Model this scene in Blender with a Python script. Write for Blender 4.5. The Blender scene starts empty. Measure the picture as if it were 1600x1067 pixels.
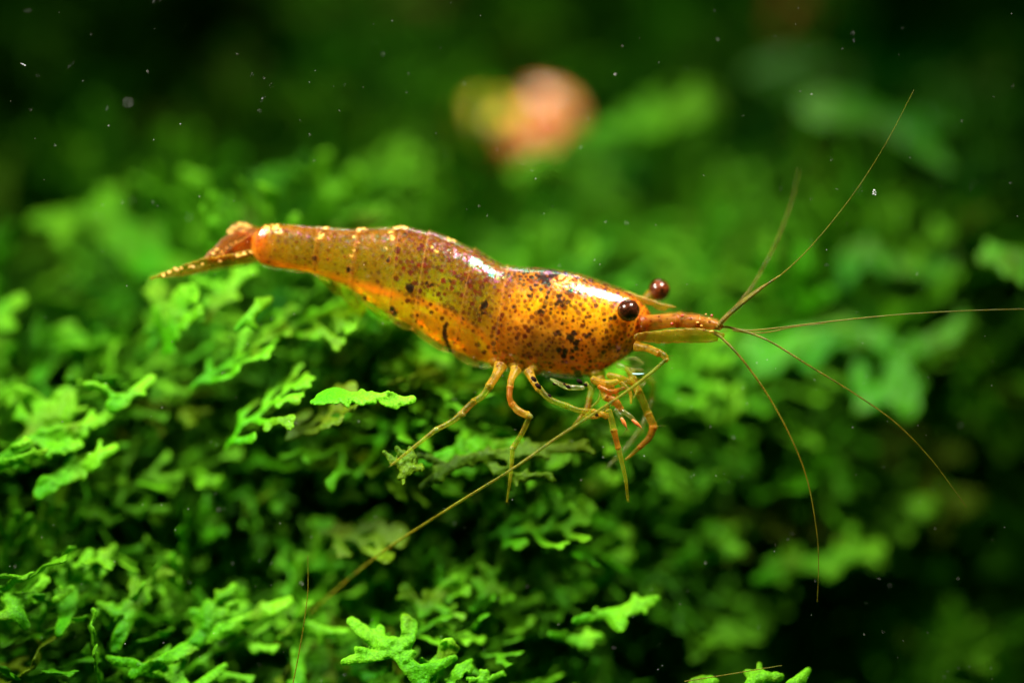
import bpy, math, random
import numpy as np
from mathutils import Vector, noise
from mathutils.kdtree import KDTree

# ------------------------------------------------------------------ camera, world, lamps, exposure
SC = bpy.context.scene
COL = SC.collection
D = 40.0                     # camera distance to the plane of focus; one unit is about 3 mm
PX = 100.0                   # photo pixels per unit in the plane of focus
cam_d = bpy.data.cameras.new('camera')
cam = bpy.data.objects.new('camera', cam_d)
COL.objects.link(cam)
cam.location = (0, -D, 0)
cam.rotation_euler = (math.radians(90), 0, 0)
cam_d.sensor_width = 36
cam_d.lens = 36 * D / 16.0
cam_d.clip_start = 0.5
cam_d.clip_end = 400
cam_d.dof.use_dof = True
cam_d.dof.focus_distance = D + 0.03
APERTURE_RADIUS = 1.9
cam_d.dof.aperture_fstop = cam_d.lens * 1e-3 / (2 * APERTURE_RADIUS)
SC.camera = cam

W = bpy.data.worlds.new('World')
SC.world = W
W.use_nodes = True
W.node_tree.nodes['Background'].inputs[0].default_value = (0.015, 0.50, 0.006, 1)
W.node_tree.nodes['Background'].inputs[1].default_value = 0.095

def area(name, loc, target, size, power, color, size_y=None):
    l = bpy.data.lights.new(name, 'AREA')
    l.shape = 'RECTANGLE'
    l.size = size
    l.size_y = size_y or size
    l.energy = power
    l.color = color
    o = bpy.data.objects.new(name, l)
    COL.objects.link(o)
    o.location = loc
    o.rotation_euler = (Vector(target) - Vector(loc)).to_track_quat('-Z', 'Y').to_euler()
    return o
k1 = area('strobe_right', (6.8, -4.5, 12), (-0.3, 0.2, -1.2), 4.2, 1600, (1.0, 0.97, 0.90), 0.6)
k1.data.spread = math.radians(95)
k2 = area('strobe_left', (-12.5, -8, 13), (-2.6, 0.0, -2.8), 6.0, 1950, (1.0, 0.97, 0.88), 6.0)
k2.data.spread = math.radians(62)
area('background_fill', (1, 11, 17), (1, 10, 2), 9.0, 900, (1.0, 1.0, 0.92), 4.0)  # added lamp, set far back to light only the background
k3 = area('snail_fill', (1.5, 6, 14), (0.3, 10.8, 4.2), 1.5, 85, (1.0, 0.98, 0.88))  # added narrow lamp that brightens the snail
k3.data.spread = math.radians(40)

SC.view_settings.view_transform = 'Standard'
SC.view_settings.look = 'None'
SC.view_settings.exposure = -0.08
SC.view_settings.gamma = 1
SC.cycles.use_denoising = True
SC.cycles.max_bounces = 10
SC.cycles.transparent_max_bounces = 16
SC.cycles.diffuse_bounces = 5
SC.cycles.transmission_bounces = 6
SC.cycles.sample_clamp_indirect = 4

RNG = np.random.default_rng(7)

# ------------------------------------------------------------------ helpers
def P(px, py, d=0.0):
    """the point at depth d behind the plane of focus that the photo shows at (px, py)"""
    s = (D + d) / D / PX
    return np.array([(px - 800) * s, d, -(py - 533.5) * s])

def srgb(r, g, b):
    f = lambda c: (c / 255 / 12.92) if c / 255 <= 0.04045 else ((c / 255 + 0.055) / 1.055) ** 2.4
    return np.array([f(r), f(g), f(b)])

def link(name, me, parent=None, mat=None):
    o = bpy.data.objects.new(name, me)
    COL.objects.link(o)
    if parent is not None:
        o.parent = parent
        o.matrix_parent_inverse = parent.matrix_world.inverted() if False else o.matrix_parent_inverse
    if mat is not None and me is not None and not me.materials:
        me.materials.append(mat)
    return o

def tag(o, label=None, cat=None, group=None, kind=None):
    if label: o['label'] = label
    if cat: o['category'] = cat
    if group: o['group'] = group
    if kind: o['kind'] = kind
    return o

def thing(name, loc, label, cat, group=None):
    o = bpy.data.objects.new(name, None)
    o.empty_display_size = 0.2
    COL.objects.link(o)
    o.location = [float(c) for c in loc]
    return tag(o, label, cat, group)

def mesh(name, V, F, smooth=True, attrs=None, normals=None):
    V = np.asarray(V, dtype=np.float32)
    me = bpy.data.meshes.new(name)
    if isinstance(F, np.ndarray):
        n, k = F.shape
        me.vertices.add(len(V)); me.vertices.foreach_set('co', V.ravel())
        me.loops.add(n * k); me.loops.foreach_set('vertex_index', F.astype(np.int32).ravel())
        me.polygons.add(n)
        me.polygons.foreach_set('loop_start', np.arange(0, n * k, k, dtype=np.int32))
        me.update(calc_edges=True)
    else:
        me.from_pydata(V.tolist(), [], F)
        me.update()
    if smooth:
        me.polygons.foreach_set('use_smooth', np.ones(len(me.polygons), dtype=bool))
    for k, v in (attrs or {}).items():
        v = np.asarray(v, dtype=np.float32)
        if v.ndim == 2:
            a = me.attributes.new(k, 'FLOAT_COLOR', 'POINT')
            if v.shape[1] == 3: v = np.concatenate([v, np.ones((len(v), 1), np.float32)], 1)
            a.data.foreach_set('color', v.ravel())
        else:
            a = me.attributes.new(k, 'FLOAT', 'POINT')
            a.data.foreach_set('value', v.ravel())
    me.validate()
    if normals is not None and len(me.vertices) == len(normals):
        me.normals_split_custom_set_from_vertices(np.asarray(normals, dtype=np.float32).tolist())
    return me

def vnormals(V, F):
    N = np.zeros_like(V)
    a = V[F[:, 1]] - V[F[:, 0]]; b = V[F[:, -1]] - V[F[:, 0]]
    fn = np.cross(a, b)
    if F.shape[1] == 4:
        fn = np.cross(V[F[:, 2]] - V[F[:, 0]], V[F[:, 3]] - V[F[:, 1]])
    for k in range(F.shape[1]): np.add.at(N, F[:, k], fn)
    return N / np.maximum(np.linalg.norm(N, axis=1, keepdims=True), 1e-9)

def catmull(pts, n):
    p = np.asarray(pts, dtype=float)
    if len(p) == 2:
        t = np.linspace(0, 1, n)[:, None]
        return p[0] * (1 - t) + p[1] * t
    q = np.vstack([2 * p[0] - p[1], p, 2 * p[-1] - p[-2]])
    t = np.linspace(0, len(p) - 1 - 1e-9, n)
    i = t.astype(int); f = (t - i)[:, None]
    a, b, c, d = q[i], q[i + 1], q[i + 2], q[i + 3]
    return 0.5 * ((2 * b) + (c - a) * f + (2 * a - 5 * b + 4 * c - d) * f ** 2 + (3 * b - a - 3 * c + d) * f ** 3)

def vnoise(X, Y, s, seed=0):
    """cheap smooth value noise on arrays"""
    X = np.asarray(X) * s; Y = np.asarray(Y) * s
    i = np.floor(X).astype(int); j = np.floor(Y).astype(int)
    fx = X - i; fy = Y - j
    fx = fx * fx * (3 - 2 * fx); fy = fy * fy * (3 - 2 * fy)
    def h(a, b):
        v = np.sin(a * 127.1 + b * 311.7 + seed * 74.7) * 43758.5453
        return v - np.floor(v)
    return (h(i, j) * (1 - fx) + h(i + 1, j) * fx) * (1 - fy) + (h(i, j + 1) * (1 - fx) + h(i + 1, j + 1) * fx) * fy

# ------------------------------------------------------------------ materials
def new_mat(name):
    m = bpy.data.materials.new(name)
    m.use_nodes = True
    nt = m.node_tree
    nt.nodes.clear()
    out = nt.nodes.new('ShaderNodeOutputMaterial')
    return m, nt, out

def N(nt, t, **kw):
    n = nt.nodes.new(t)
    for k, v in kw.items():
        if k.startswith('_'): setattr(n, k[1:], v)
        else: n.inputs[k.replace('__', ' ')].default_value = v
    return n

def moss_mat(name, dark, mid, tip, transl=0.35, rough=0.42, spec=0.35, bump=0.35):
    m, nt, out = new_mat(name)
    L = nt.links.new
    pos = N(nt, 'ShaderNodeTexCoord')
    n1 = N(nt, 'ShaderNodeTexNoise', Scale=1.3, Detail=4.0)
    n2 = N(nt, 'ShaderNodeTexNoise', Scale=26.0, Detail=3.0)
    vo = N(nt, 'ShaderNodeTexVoronoi', Scale=34.0)
    tint = N(nt, 'ShaderNodeAttribute', _attribute_name='tint')
    tipa = N(nt, 'ShaderNodeAttribute', _attribute_name='tip')
    for n in (n1, n2, vo): L(pos.outputs['Object'], n.inputs['Vector'])
    cr = N(nt, 'ShaderNodeValToRGB')
    cr.color_ramp.elements[0].position = 0.25; cr.color_ramp.elements[0].color = (*dark, 1)
    cr.color_ramp.elements[1].position = 0.75; cr.color_ramp.elements[1].color = (*mid, 1)
    a = N(nt, 'ShaderNodeMath', _operation='MULTIPLY_ADD'); a.inputs[1].default_value = 0.45
    L(n1.outputs['Fac'], a.inputs[0]); 
    b = N(nt, 'ShaderNodeMath', _operation='MULTIPLY'); b.inputs[1].default_value = 0.55
    L(tint.outputs['Fac'], b.inputs[0]); L(b.outputs[0], a.inputs[2])
    L(a.outputs[0], cr.inputs['Fac'])
    mx = N(nt, 'ShaderNodeMix', _data_type='RGBA')
    L(tipa.outputs['Fac'], mx.inputs['Factor']); L(cr.outputs['Color'], mx.inputs['A'])
    mx.inputs['B'].default_value = (*tip, 1)
    old = N(nt, 'ShaderNodeAttribute', _attribute_name='old')
    mo = N(nt, 'ShaderNodeMix', _data_type='RGBA')
    L(old.outputs['Fac'], mo.inputs['Factor']); L(mx.outputs['Result'], mo.inputs['A']); mo.inputs['B'].default_value = (0.12, 0.16, 0.002, 1)
    # fine cell speckle
    m2 = N(nt, 'ShaderNodeMix', _data_type='RGBA', _blend_type='MULTIPLY')
    r2 = N(nt, 'ShaderNodeMapRange'); r2.inputs['From Min'].default_value = 0.3; r2.inputs['From Max'].default_value = 0.7
    r2.inputs['To Min'].default_value = 0.6; r2.inputs['To Max'].default_value = 1.2
    L(n2.outputs['Fac'], r2.inputs['Value'])
    m2.inputs['Factor'].default_value = 1.0
    L(mo.outputs['Result'], m2.inputs['A']); L(r2.outputs[0], m2.inputs['B'])
    bs = N(nt, 'ShaderNodeBsdfPrincipled', Roughness=rough)
    bs.inputs['Specular IOR Level'].default_value = spec
    L(m2.outputs['Result'], bs.inputs['Base Color'])
    tr = N(nt, 'ShaderNodeBsdfTranslucent')
    L(m2.outputs['Result'], tr.inputs['Color'])
    bp = N(nt, 'ShaderNodeBump', Strength=bump, Distance=0.03)
    hs = N(nt, 'ShaderNodeMath', _operation='ADD'); L(vo.outputs['Distance'], hs.inputs[0]); L(n2.outputs['Fac'], hs.inputs[1])
    L(hs.outputs[0], bp.inputs['Height'])
    L(bp.outputs[0], bs.inputs['Normal'])
    ms = N(nt, 'ShaderNodeMixShader', Fac=transl)
    L(bs.outputs[0], ms.inputs[1]); L(tr.outputs[0], ms.inputs[2])
    L(ms.outputs[0], out.inputs['Surface'])
    return m

MOSS = moss_mat('liverwort', (0.008, 0.15, 0.0004), (0.058, 0.40, 0.0008), (0.25, 0.70, 0.018), 0.4, 0.45, 0.12)
MOSS_OLD_SHADED = moss_mat('old_shaded_liverwort', (0.02, 0.07, 0.0005), (0.06, 0.16, 0.001), (0.16, 0.30, 0.004), 0.3, 0.5, 0.15)  # olive-brown copy, darkened for fronds in the shade below the shrimp
MOSS_FAR = moss_mat('broad_leaf', (0.012, 0.20, 0.001), (0.045, 0.36, 0.002), (0.17, 0.55, 0.03), 0.3, 0.4, 0.2, 0.1)

def simple_mat(name, color, rough=0.5, spec=0.5, noise_scale=4.0, amt=0.35, transp=0.0, bump=0.2, sss=0.0):
    m, nt, out = new_mat(name)
    L = nt.links.new
    pos = N(nt, 'ShaderNodeTexCoord')
    n1 = N(nt, 'ShaderNodeTexNoise', Scale=noise_scale, Detail=5.0)
    L(pos.outputs['Object'], n1.inputs['Vector'])
    cr = N(nt, 'ShaderNodeValToRGB')
    c = np.asarray(color)
    cr.color_ramp.elements[0].position = 0.3; cr.color_ramp.elements[0].color = (*(c * (1 - amt)), 1)
    cr.color_ramp.elements[1].position = 0.7; cr.color_ramp.elements[1].color = (*np.minimum(c * (1 + amt), 1), 1)
    L(n1.outputs['Fac'], cr.inputs['Fac'])
    bs = N(nt, 'ShaderNodeBsdfPrincipled', Roughness=rough)
    bs.inputs['Specular IOR Level'].default_value = spec
    bs.inputs['Subsurface Weight'].default_value = sss
    bs.inputs['Subsurface Radius'].default_value = (0.3, 0.15, 0.05)
    bs.inputs['Subsurface Scale'].default_value = 0.5
    L(cr.outputs['Color'], bs.inputs['Base Color'])
    if bump:
        bp = N(nt, 'ShaderNodeBump', Strength=bump, Distance=0.05)
        L(n1.outputs['Fac'], bp.inputs['Height']); L(bp.outputs[0], bs.inputs['Normal'])
    last = bs
    if transp:
        t = N(nt, 'ShaderNodeBsdfTransparent')
        t.inputs[0].default_value = (*np.minimum(0.4 + c, 1), 1)
        ms = N(nt, 'ShaderNodeMixShader', Fac=transp)
        L(bs.outputs[0], ms.inputs[1]); L(t.outputs[0], ms.inputs[2]); last = ms
    L(last.outputs[0], out.inputs['Surface'])
    return m

def flesh_mat():
    m, nt, out = new_mat('shrimp_flesh')
    L = nt.links.new
    ca = N(nt, 'ShaderNodeAttribute', _attribute_name='Col')
    cl = N(nt, 'ShaderNodeAttribute', _attribute_name='clear')
    bs = N(nt, 'ShaderNodeBsdfPrincipled', Roughness=0.5)
    bs.inputs['Specular IOR Level'].default_value = 0.2
    bs.inputs['Subsurface Weight'].default_value = 0.85
    bs.inputs['Subsurface Radius'].default_value = (1.0, 0.6, 0.10)
    bs.inputs['Subsurface Scale'].default_value = 0.34
    L(ca.outputs['Color'], bs.inputs['Base Color'])
    t = N(nt, 'ShaderNodeBsdfTransparent'); t.inputs[0].default_value = (1.0, 0.80, 0.26, 1)
    ms = N(nt, 'ShaderNodeMixShader')
    L(cl.outputs['Fac'], ms.inputs[0]); L(bs.outputs[0], ms.inputs[1]); L(t.outputs[0], ms.inputs[2])
    L(ms.outputs[0], out.inputs['Surface'])
    return m

def shell_mat():
    """clear chitin: see-through where it carries no pigment, glossy with a thin-film sheen"""
    m, nt, out = new_mat('shrimp_shell')
    L = nt.links.new
    ca = N(nt, 'ShaderNodeAttribute', _attribute_name='Col')
    al = N(nt, 'ShaderNodeAttribute', _attribute_name='pigment')
    gd = N(nt, 'ShaderNodeAttribute', _attribute_name='gold')
    pos = N(nt, 'ShaderNodeTexCoord')
    n1 = N(nt, 'ShaderNodeTexNoise', Scale=9.0, Detail=4.0)
    n3 = N(nt, 'ShaderNodeTexNoise', Scale=3.0, Detail=2.0)
    L(pos.outputs['Object'], n1.inputs['Vector']); L(pos.outputs['Object'], n3.inputs['Vector'])
    bp = N(nt, 'ShaderNodeBump', Strength=0.35, Distance=0.03); L(n1.outputs['Fac'], bp.inputs['Height'])
    pg = N(nt, 'ShaderNodeBsdfPrincipled', Roughness=0.45)
    pg.inputs['Specular IOR Level'].default_value = 0.1
    L(ca.outputs['Color'], pg.inputs['Base Color']); L(gd.outputs['Fac'], pg.inputs['Metallic'])
    tr = N(nt, 'ShaderNodeBsdfTransparent'); tr.inputs[0].default_value = (1.0, 0.93, 0.72, 1)
    ms = N(nt, 'ShaderNodeMixShader')
    L(al.outputs['Fac'], ms.inputs[0]); L(tr.outputs[0], ms.inputs[1]); L(pg.outputs[0], ms.inputs[2])
    gl = N(nt, 'ShaderNodeBsdfPrincipled', Metallic=0.0, Roughness=0.13)
    gl.inputs['Base Color'].default_value = (0, 0, 0, 1)
    gl.inputs['Specular IOR Level'].default_value = 0.32
    th = N(nt, 'ShaderNodeMapRange'); th.inputs['From Min'].default_value = 0.3; th.inputs['From Max'].default_value = 0.7
    th.inputs['To Min'].default_value = 330; th.inputs['To Max'].default_value = 760
    L(n3.outputs['Fac'], th.inputs['Value'])
    L(th.outputs[0], gl.inputs['Thin Film Thickness'])
    gl.inputs['Thin Film IOR'].default_value = 1.7
    L(bp.outputs[0], gl.inputs['Normal'])
    n5 = N(nt, 'ShaderNodeTexNoise', Scale=16.0, Detail=4.0); L(pos.outputs['Object'], n5.inputs['Vector'])
    rr = N(nt, 'ShaderNodeMapRange'); rr.inputs['From Min'].default_value = 0.35; rr.inputs['From Max'].default_value = 0.65
    rr.inputs['To Min'].default_value = 0.08; rr.inputs['To Max'].default_value = 0.34
    L(n5.outputs['Fac'], rr.inputs['Value']); L(rr.outputs[0], gl.inputs['Roughness'])
    add = N(nt, 'ShaderNodeAddShader')
    L(ms.outputs[0], add.inputs[0]); L(gl.outputs[0], add.inputs[1])
    L(add.outputs[0], out.inputs['Surface'])
    return m

def limb_mat(name, col, clear, spec=0.35, rough=0.3, fleck=0.0):
    m, nt, out = new_mat(name)
    L = nt.links.new
    pos = N(nt, 'ShaderNodeTexCoord')
    n1 = N(nt, 'ShaderNodeTexNoise', Scale=5.0, Detail=3.0)
    n2 = N(nt, 'ShaderNodeTexNoise', Scale=30.0, Detail=2.0)
    L(pos.outputs['Object'], n1.inputs['Vector']); L(pos.outputs['Object'], n2.inputs['Vector'])
    c = np.asarray(col)
    cr = N(nt, 'ShaderNodeValToRGB')
    cr.color_ramp.elements[0].position = 0.35; cr.color_ramp.elements[0].color = (*(c * np.array([0.5, 0.6, 0.5])), 1)
    cr.color_ramp.elements[1].position = 0.62; cr.color_ramp.elements[1].color = (*np.minimum(c * 1.2, 1), 1)
    e = cr.color_ramp.elements.new(0.48); e.color = (*(c * np.array([1.1, 0.8, 0.5])), 1)
    L(n1.outputs['Fac'], cr.inputs['Fac'])
    bs = N(nt, 'ShaderNodeBsdfPrincipled', Roughness=rough)
    bs.inputs['Specular IOR Level'].default_value = spec
    bs.inputs['Subsurface Weight'].default_value = 0.6
    bs.inputs['Subsurface Radius'].default_value = (1.0, 0.6, 0.1)
    bs.inputs['Subsurface Scale'].default_value = 0.15
    vf = N(nt, 'ShaderNodeTexVoronoi', Scale=11.0); L(pos.outputs['Object'], vf.inputs['Vector'])
    vr_ = N(nt, 'ShaderNodeMapRange'); vr_.inputs['From Min'].default_value = 0.18; vr_.inputs['From Max'].default_value = 0.30
    vr_.inputs['To Min'].default_value = fleck; vr_.inputs['To Max'].default_value = 0.0
    L(vf.outputs['Distance'], vr_.inputs['Value'])
    mf = N(nt, 'ShaderNodeMix', _data_type='RGBA'); mf.inputs['B'].default_value = (0.10, 0.012, 0.002, 1)
    L(vr_.outputs[0], mf.inputs['Factor']); L(cr.outputs['Color'], mf.inputs['A'])
    L(mf.outputs['Result'], bs.inputs['Base Color'])
    bp = N(nt, 'ShaderNodeBump', Strength=0.5, Distance=0.02); L(n2.outputs['Fac'], bp.inputs['Height']); L(bp.outputs[0], bs.inputs['Normal'])
    t = N(nt, 'ShaderNodeBsdfTransparent'); t.inputs[0].default_value = (*np.minimum(c / max(c) * 0.6 + 0.4, 1), 1)
    lw = N(nt, 'ShaderNodeLayerWeight', Blend=0.35)
    mr = N(nt, 'ShaderNodeMapRange')
    mr.inputs['To Min'].default_value = clear; mr.inputs['To Max'].default_value = clear * 0.35
    L(lw.outputs['Facing'], mr.inputs['Value'])
    ms = N(nt, 'ShaderNodeMixShader')
    L(mr.outputs[0], ms.inputs[0]); L(bs.outputs[0], ms.inputs[1]); L(t.outputs[0], ms.inputs[2])
    L(ms.outputs[0], out.inputs['Surface'])
    return m

FLESH = flesh_mat()
SHELL = shell_mat()
LIMB = limb_mat('amber_limb', (0.40, 0.28, 0.016), 0.72, fleck=.6)
LIMB_PALE = limb_mat('olive_limb', (0.26, 0.28, 0.018), 0.78)
LIMB_RED = limb_mat('red_limb', (0.38, 0.17, 0.010), 0.62, fleck=.85)
WHIP = limb_mat('whip', (0.15, 0.14, 0.012), 0.35, 0.4, 0.3)
WHIP_OLIVE = limb_mat('olive_whip', (0.17, 0.20, 0.012), 0.55, 0.3, 0.35)
TAILM = limb_mat('tail_blade', (0.26, 0.085, 0.004), 0.72, 0.25, 0.3)
CLEAR = limb_mat('clear_plate', (0.30, 0.36, 0.12), 0.8, 1.0, 0.15)
GOLD = simple_mat('gold_pigment', (0.70, 0.36, 0.05), 0.3, 0.8, 14, 0.4)
SPECK = simple_mat('floating_dust', (0.75, 0.72, 0.62), 0.6, 0.3, 3, 0.2, bump=0)
SEED = simple_mat('white_fleck', (0.85, 0.85, 0.78), 0.6, 0.3, 8, 0.2)

# ------------------------------------------------------------------ thallus mesher: smooth union of tapered strokes, pillowed
def blob_mesh(segs, cell, k=0.02, thick=0.045, wd=0.09):
    """segs: array (n, 7) x0 y0 x1 y1 r0 r1 id  ->  u, v, w(+/-), edge distance, quads, id"""
    S = np.asarray(segs, dtype=float)
    rmax = max(S[:, 4].max(), S[:, 5].max())
    x0 = min(S[:, 0].min(), S[:, 2].min()) - rmax - 3 * cell; x1 = max(S[:, 0].max(), S[:, 2].max()) + rmax + 3 * cell
    y0 = min(S[:, 1].min(), S[:, 3].min()) - rmax - 3 * cell; y1 = max(S[:, 1].max(), S[:, 3].max()) + rmax + 3 * cell
    nx = max(4, int((x1 - x0) / cell)); ny = max(4, int((y1 - y0) / cell))
    gx, gy = np.meshgrid(np.linspace(x0, x1, nx), np.linspace(y0, y1, ny), indexing='ij')
    p = np.stack([gx.ravel(), gy.ravel()], 1)
    def field(p):
        acc = np.zeros(len(p)); best = np.full(len(p), 1e9); bid = np.zeros(len(p), int)
        for s in S:
            a = s[0:2]; b = s[2:4]; ab = b - a; l2 = max(ab @ ab, 1e-9)
            t = np.clip(((p - a) @ ab) / l2, 0, 1)
            d = np.linalg.norm(p - a - t[:, None] * ab, axis=1) - (s[4] * (1 - t) + s[5] * t)
            acc += np.exp(np.clip(-d / k, -60, 60))
            m = d < best; best[m] = d[m]; bid[m] = int(s[6])
        f = -k * np.log(np.maximum(acc, 1e-26))
        rag = S[:, 4:6].mean()
        f += rag * (.26 * (vnoise(p[:, 0] + 7, p[:, 1] + 3, .55 / rag, 6) - .5) + .22 * (vnoise(p[:, 0], p[:, 1] + 5, 1.5 / rag, 9) - .5))
        return f, bid
    f, bid = field(p)
    F = f.reshape(nx, ny)
    ggx, ggy = np.gradient(F, gx[1, 0] - gx[0, 0], gy[0, 1] - gy[0, 0])
    ins = F < 0
    c = ins[:-1, :-1] | ins[1:, :-1] | ins[:-1, 1:] | ins[1:, 1:]
    far = np.maximum.reduce([F[:-1, :-1], F[1:, :-1], F[:-1, 1:], F[1:, 1:]]) < 2.0 * cell
    I, J = np.nonzero(c & far)
    idx = lambda i, j: i * ny + j
    Q = np.stack([idx(I, J), idx(I + 1, J), idx(I + 1, J + 1), idx(I, J + 1)], 1)
    used, inv = np.unique(Q, return_inverse=True)
    Q = inv.reshape(Q.shape)
    pu = p[used].copy(); fu = f[used]; g = np.stack([ggx.ravel()[used], ggy.ravel()[used]], 1)
    g /= np.maximum(np.linalg.norm(g, axis=1, keepdims=True), 1e-6)
    out = fu >= 0
    pu[out] -= g[out] * fu[out][:, None]
    dist = np.where(out, 0, -fu)
    s = np.clip(dist / wd, 0, 1)
    half = thick * np.sqrt(np.maximum(1 - (1 - s) ** 2, 0))
    n = len(pu)
    low = np.full(n, -1); m = ~out
    low[m] = n + np.arange(m.sum()); low[out] = np.nonzero(out)[0]
    U = np.concatenate([pu[:, 0], pu[m, 0]]); Vv = np.concatenate([pu[:, 1], pu[m, 1]])
    Wv = np.concatenate([half, -half[m]]); dd = np.concatenate([dist, dist[m]]); ids = np.concatenate([bid[used], bid[used][m]])
    Q2 = low[Q][:, ::-1]
    return U, Vv, Wv, dd, np.concatenate([Q, Q2]), ids

def stroke(pts, r, bid=0, n=None):
    pts = np.asarray(pts, float)
    n = n or max(3, 3 * len(pts) - 2)
    c = catmull(pts, n)
    r = np.interp(np.linspace(0, 1, n), np.linspace(0, 1, len(r)), r) if np.ndim(r) else np.full(n, r)
    return [[c[i, 0], c[i, 1], c[i + 1, 0], c[i + 1, 1], r[i], r[i + 1], bid] for i in range(n - 1)]

def random_skeleton(rng, L=2.0, n=5, r=0.10, spread=1.0):
    """a liverwort frond: bending rib, alternate lobed side branches, forked rounded tip"""
    bend = rng.uniform(-0.35, 0.35)
    ax = np.array([[0, 0], [L * .35, bend * .3], [L * .7, bend * 0.9], [L, bend * 1.6]])
    ax[:, 1] += rng.normal(0, 0.04, 4)
    c = catmull(ax, 30)
    segs = stroke(ax, [r * .55, r * .75, r * .8, r * .85], 0)
    bid = 1
    side = rng.choice([-1, 1])
    def end(p, a, r, bid, s):
        for da in (rng.uniform(.3, .7), rng.uniform(-.7, -.3)):
            q = p + s * np.array([math.cos(a + da), math.sin(a + da)])
            segs.extend(stroke([p, q], [r, r * rng.uniform(.9, 1.25)], bid, 2))
    for i in range(n):
        t = (i + 0.7 + rng.uniform(-.2, .2)) / (n + 0.4)
        j = min(int(t * 29), 28)
        p = c[j]; tg = c[j + 1] - c[j]; a0 = math.atan2(tg[1], tg[0])
        l = L * rng.uniform(.26, .46) * (0.55 + math.sin(math.pi * min(t + .1, 1))) * 0.8 * spread
        a = a0 + side * rng.uniform(.7, 1.15)
        q1 = p + .5 * l * np.array([math.cos(a), math.sin(a)])
        a2 = a - side * rng.uniform(.1, .5)
        q2 = q1 + .5 * l * np.array([math.cos(a2), math.sin(a2)])
        segs.extend(stroke([p, q1, q2], [r * .6, r * .8, r * .95], bid))
        end(q2, a2, r * .85, bid, r * rng.uniform(1.0, 1.9))
        if rng.random() < .75:
            a3 = a + side * rng.uniform(.5, .9)
            q = q1 + r * rng.uniform(1.5, 2.4) * np.array([math.cos(a3), math.sin(a3)])
            segs.extend(stroke([q1, q], [r * .7, r * .95], bid, 2))
        side = -side; bid += 1
    tg = c[-1] - c[-2]
    end(c[-1], math.atan2(tg[1], tg[0]), r * .85, 0, r * rng.uniform(1.2, 2.2))
    return np.array(segs)

def sheet(U, Vv, Wv, dd, rng, curl=1.0):
    """bend the flat thallus: droop, cupping, ruffle"""
    a, b = rng.uniform(-.16, .06) * curl, rng.uniform(-.25, .3) * curl
    w = a * (U - .5) ** 2 + b * Vv ** 2
    w = w + curl * 0.22 * (vnoise(U + rng.uniform(0, 50), Vv + 9, 1.5) - .5) + curl * 0.10 * (vnoise(U, Vv + rng.uniform(0, 50), 4.2) - .5)
    w = w + .03 * curl * (vnoise(U, Vv, 13.0, 4) - .5)
    return w

def frame(dirn, nrm):
    A = np.asarray(dirn, float); A /= np.linalg.norm(A)
    Nn = np.asarray(nrm, float); Nn = Nn - (Nn @ A) * A; Nn /= np.linalg.norm(Nn)
    return A, np.cross(Nn, A), Nn

def pieces(Q):
    """connected patches of a quad list"""
    used, inv = np.unique(Q, return_inverse=True)
    q = inv.reshape(Q.shape); lab = np.arange(len(used))
    while True:
        m = lab[q].min(1); new = lab.copy()
        for k in range(q.shape[1]): np.minimum.at(new, q[:, k], m)
        new = new[new]
        if (new == lab).all(): break
        lab = new
    ql = lab[q[:, 0]]
    return [Q[ql == u] for u in np.unique(ql) if (ql == u).sum() > 10]

def split_frond(root, Vw, Q, ids, attrs, mat, base_name='rib', lobe_name='lobe'):
    Nn = vnormals(Vw, Q)
    org = np.array(root.location)
    qid = np.sort(ids[Q], axis=1)[:, 2]
    first = True
    for b in np.unique(qid):
      for q in pieces(Q[qid == b]):
        used, inv = np.unique(q, return_inverse=True)
        me = mesh(lobe_name if b else base_name, Vw[used] - org, inv.reshape(q.shape), True,
                  {k: v[used] for k, v in attrs.items()}, Nn[used])
        link(lobe_name if b else base_name, me, root, mat)

GROUP_F = 'liverwort fronds standing clear of the carpet'
def hero_frond(px, py, d, ang, L, label, tilt=(0.0, -0.6, 0.75), r=0.072, n=7, seed=1, mat=None, fwd=-0.2, cell=0.034, spread=1.0, curl=1.0, tint=0.6, name='liverwort_frond', cat='frond', group=GROUP_F):
    rng = np.random.default_rng(seed)
    U, Vv, Wv, dd, Q, ids = blob_mesh(random_skeleton(rng, L, n, r, spread), cell, k=.014, thick=0.38 * r, wd=0.9 * r)
    a = math.radians(ang)
    A, B, Nn = frame((math.cos(a), fwd, math.sin(a)), tilt)
    w = sheet(U, Vv, Wv, dd, rng, curl)
    org = P(px, py, d)
    Vw = org + U[:, None] * A + Vv[:, None] * B + (w + Wv)[:, None] * Nn
    root = thing(name, org, label, cat, group)
    at = {'tint': np.clip(tint + 0.3 * (vnoise(U, Vv, 2.1, seed) - .5), 0, 1),
          'tip': np.clip((U / L - .35) * .7 + np.abs(Vv) * .5, 0, .85) * (0.7 + .5 * vnoise(U, Vv, 6, seed + 3)) + .25 * np.exp(-dd / .02),
          'old': np.clip(1.6 * vnoise(U, Vv, 2.6, seed + 8) - .95, 0, .6)}
    split_frond(root, Vw, Q, ids, at, mat or MOSS)
    return root

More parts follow.
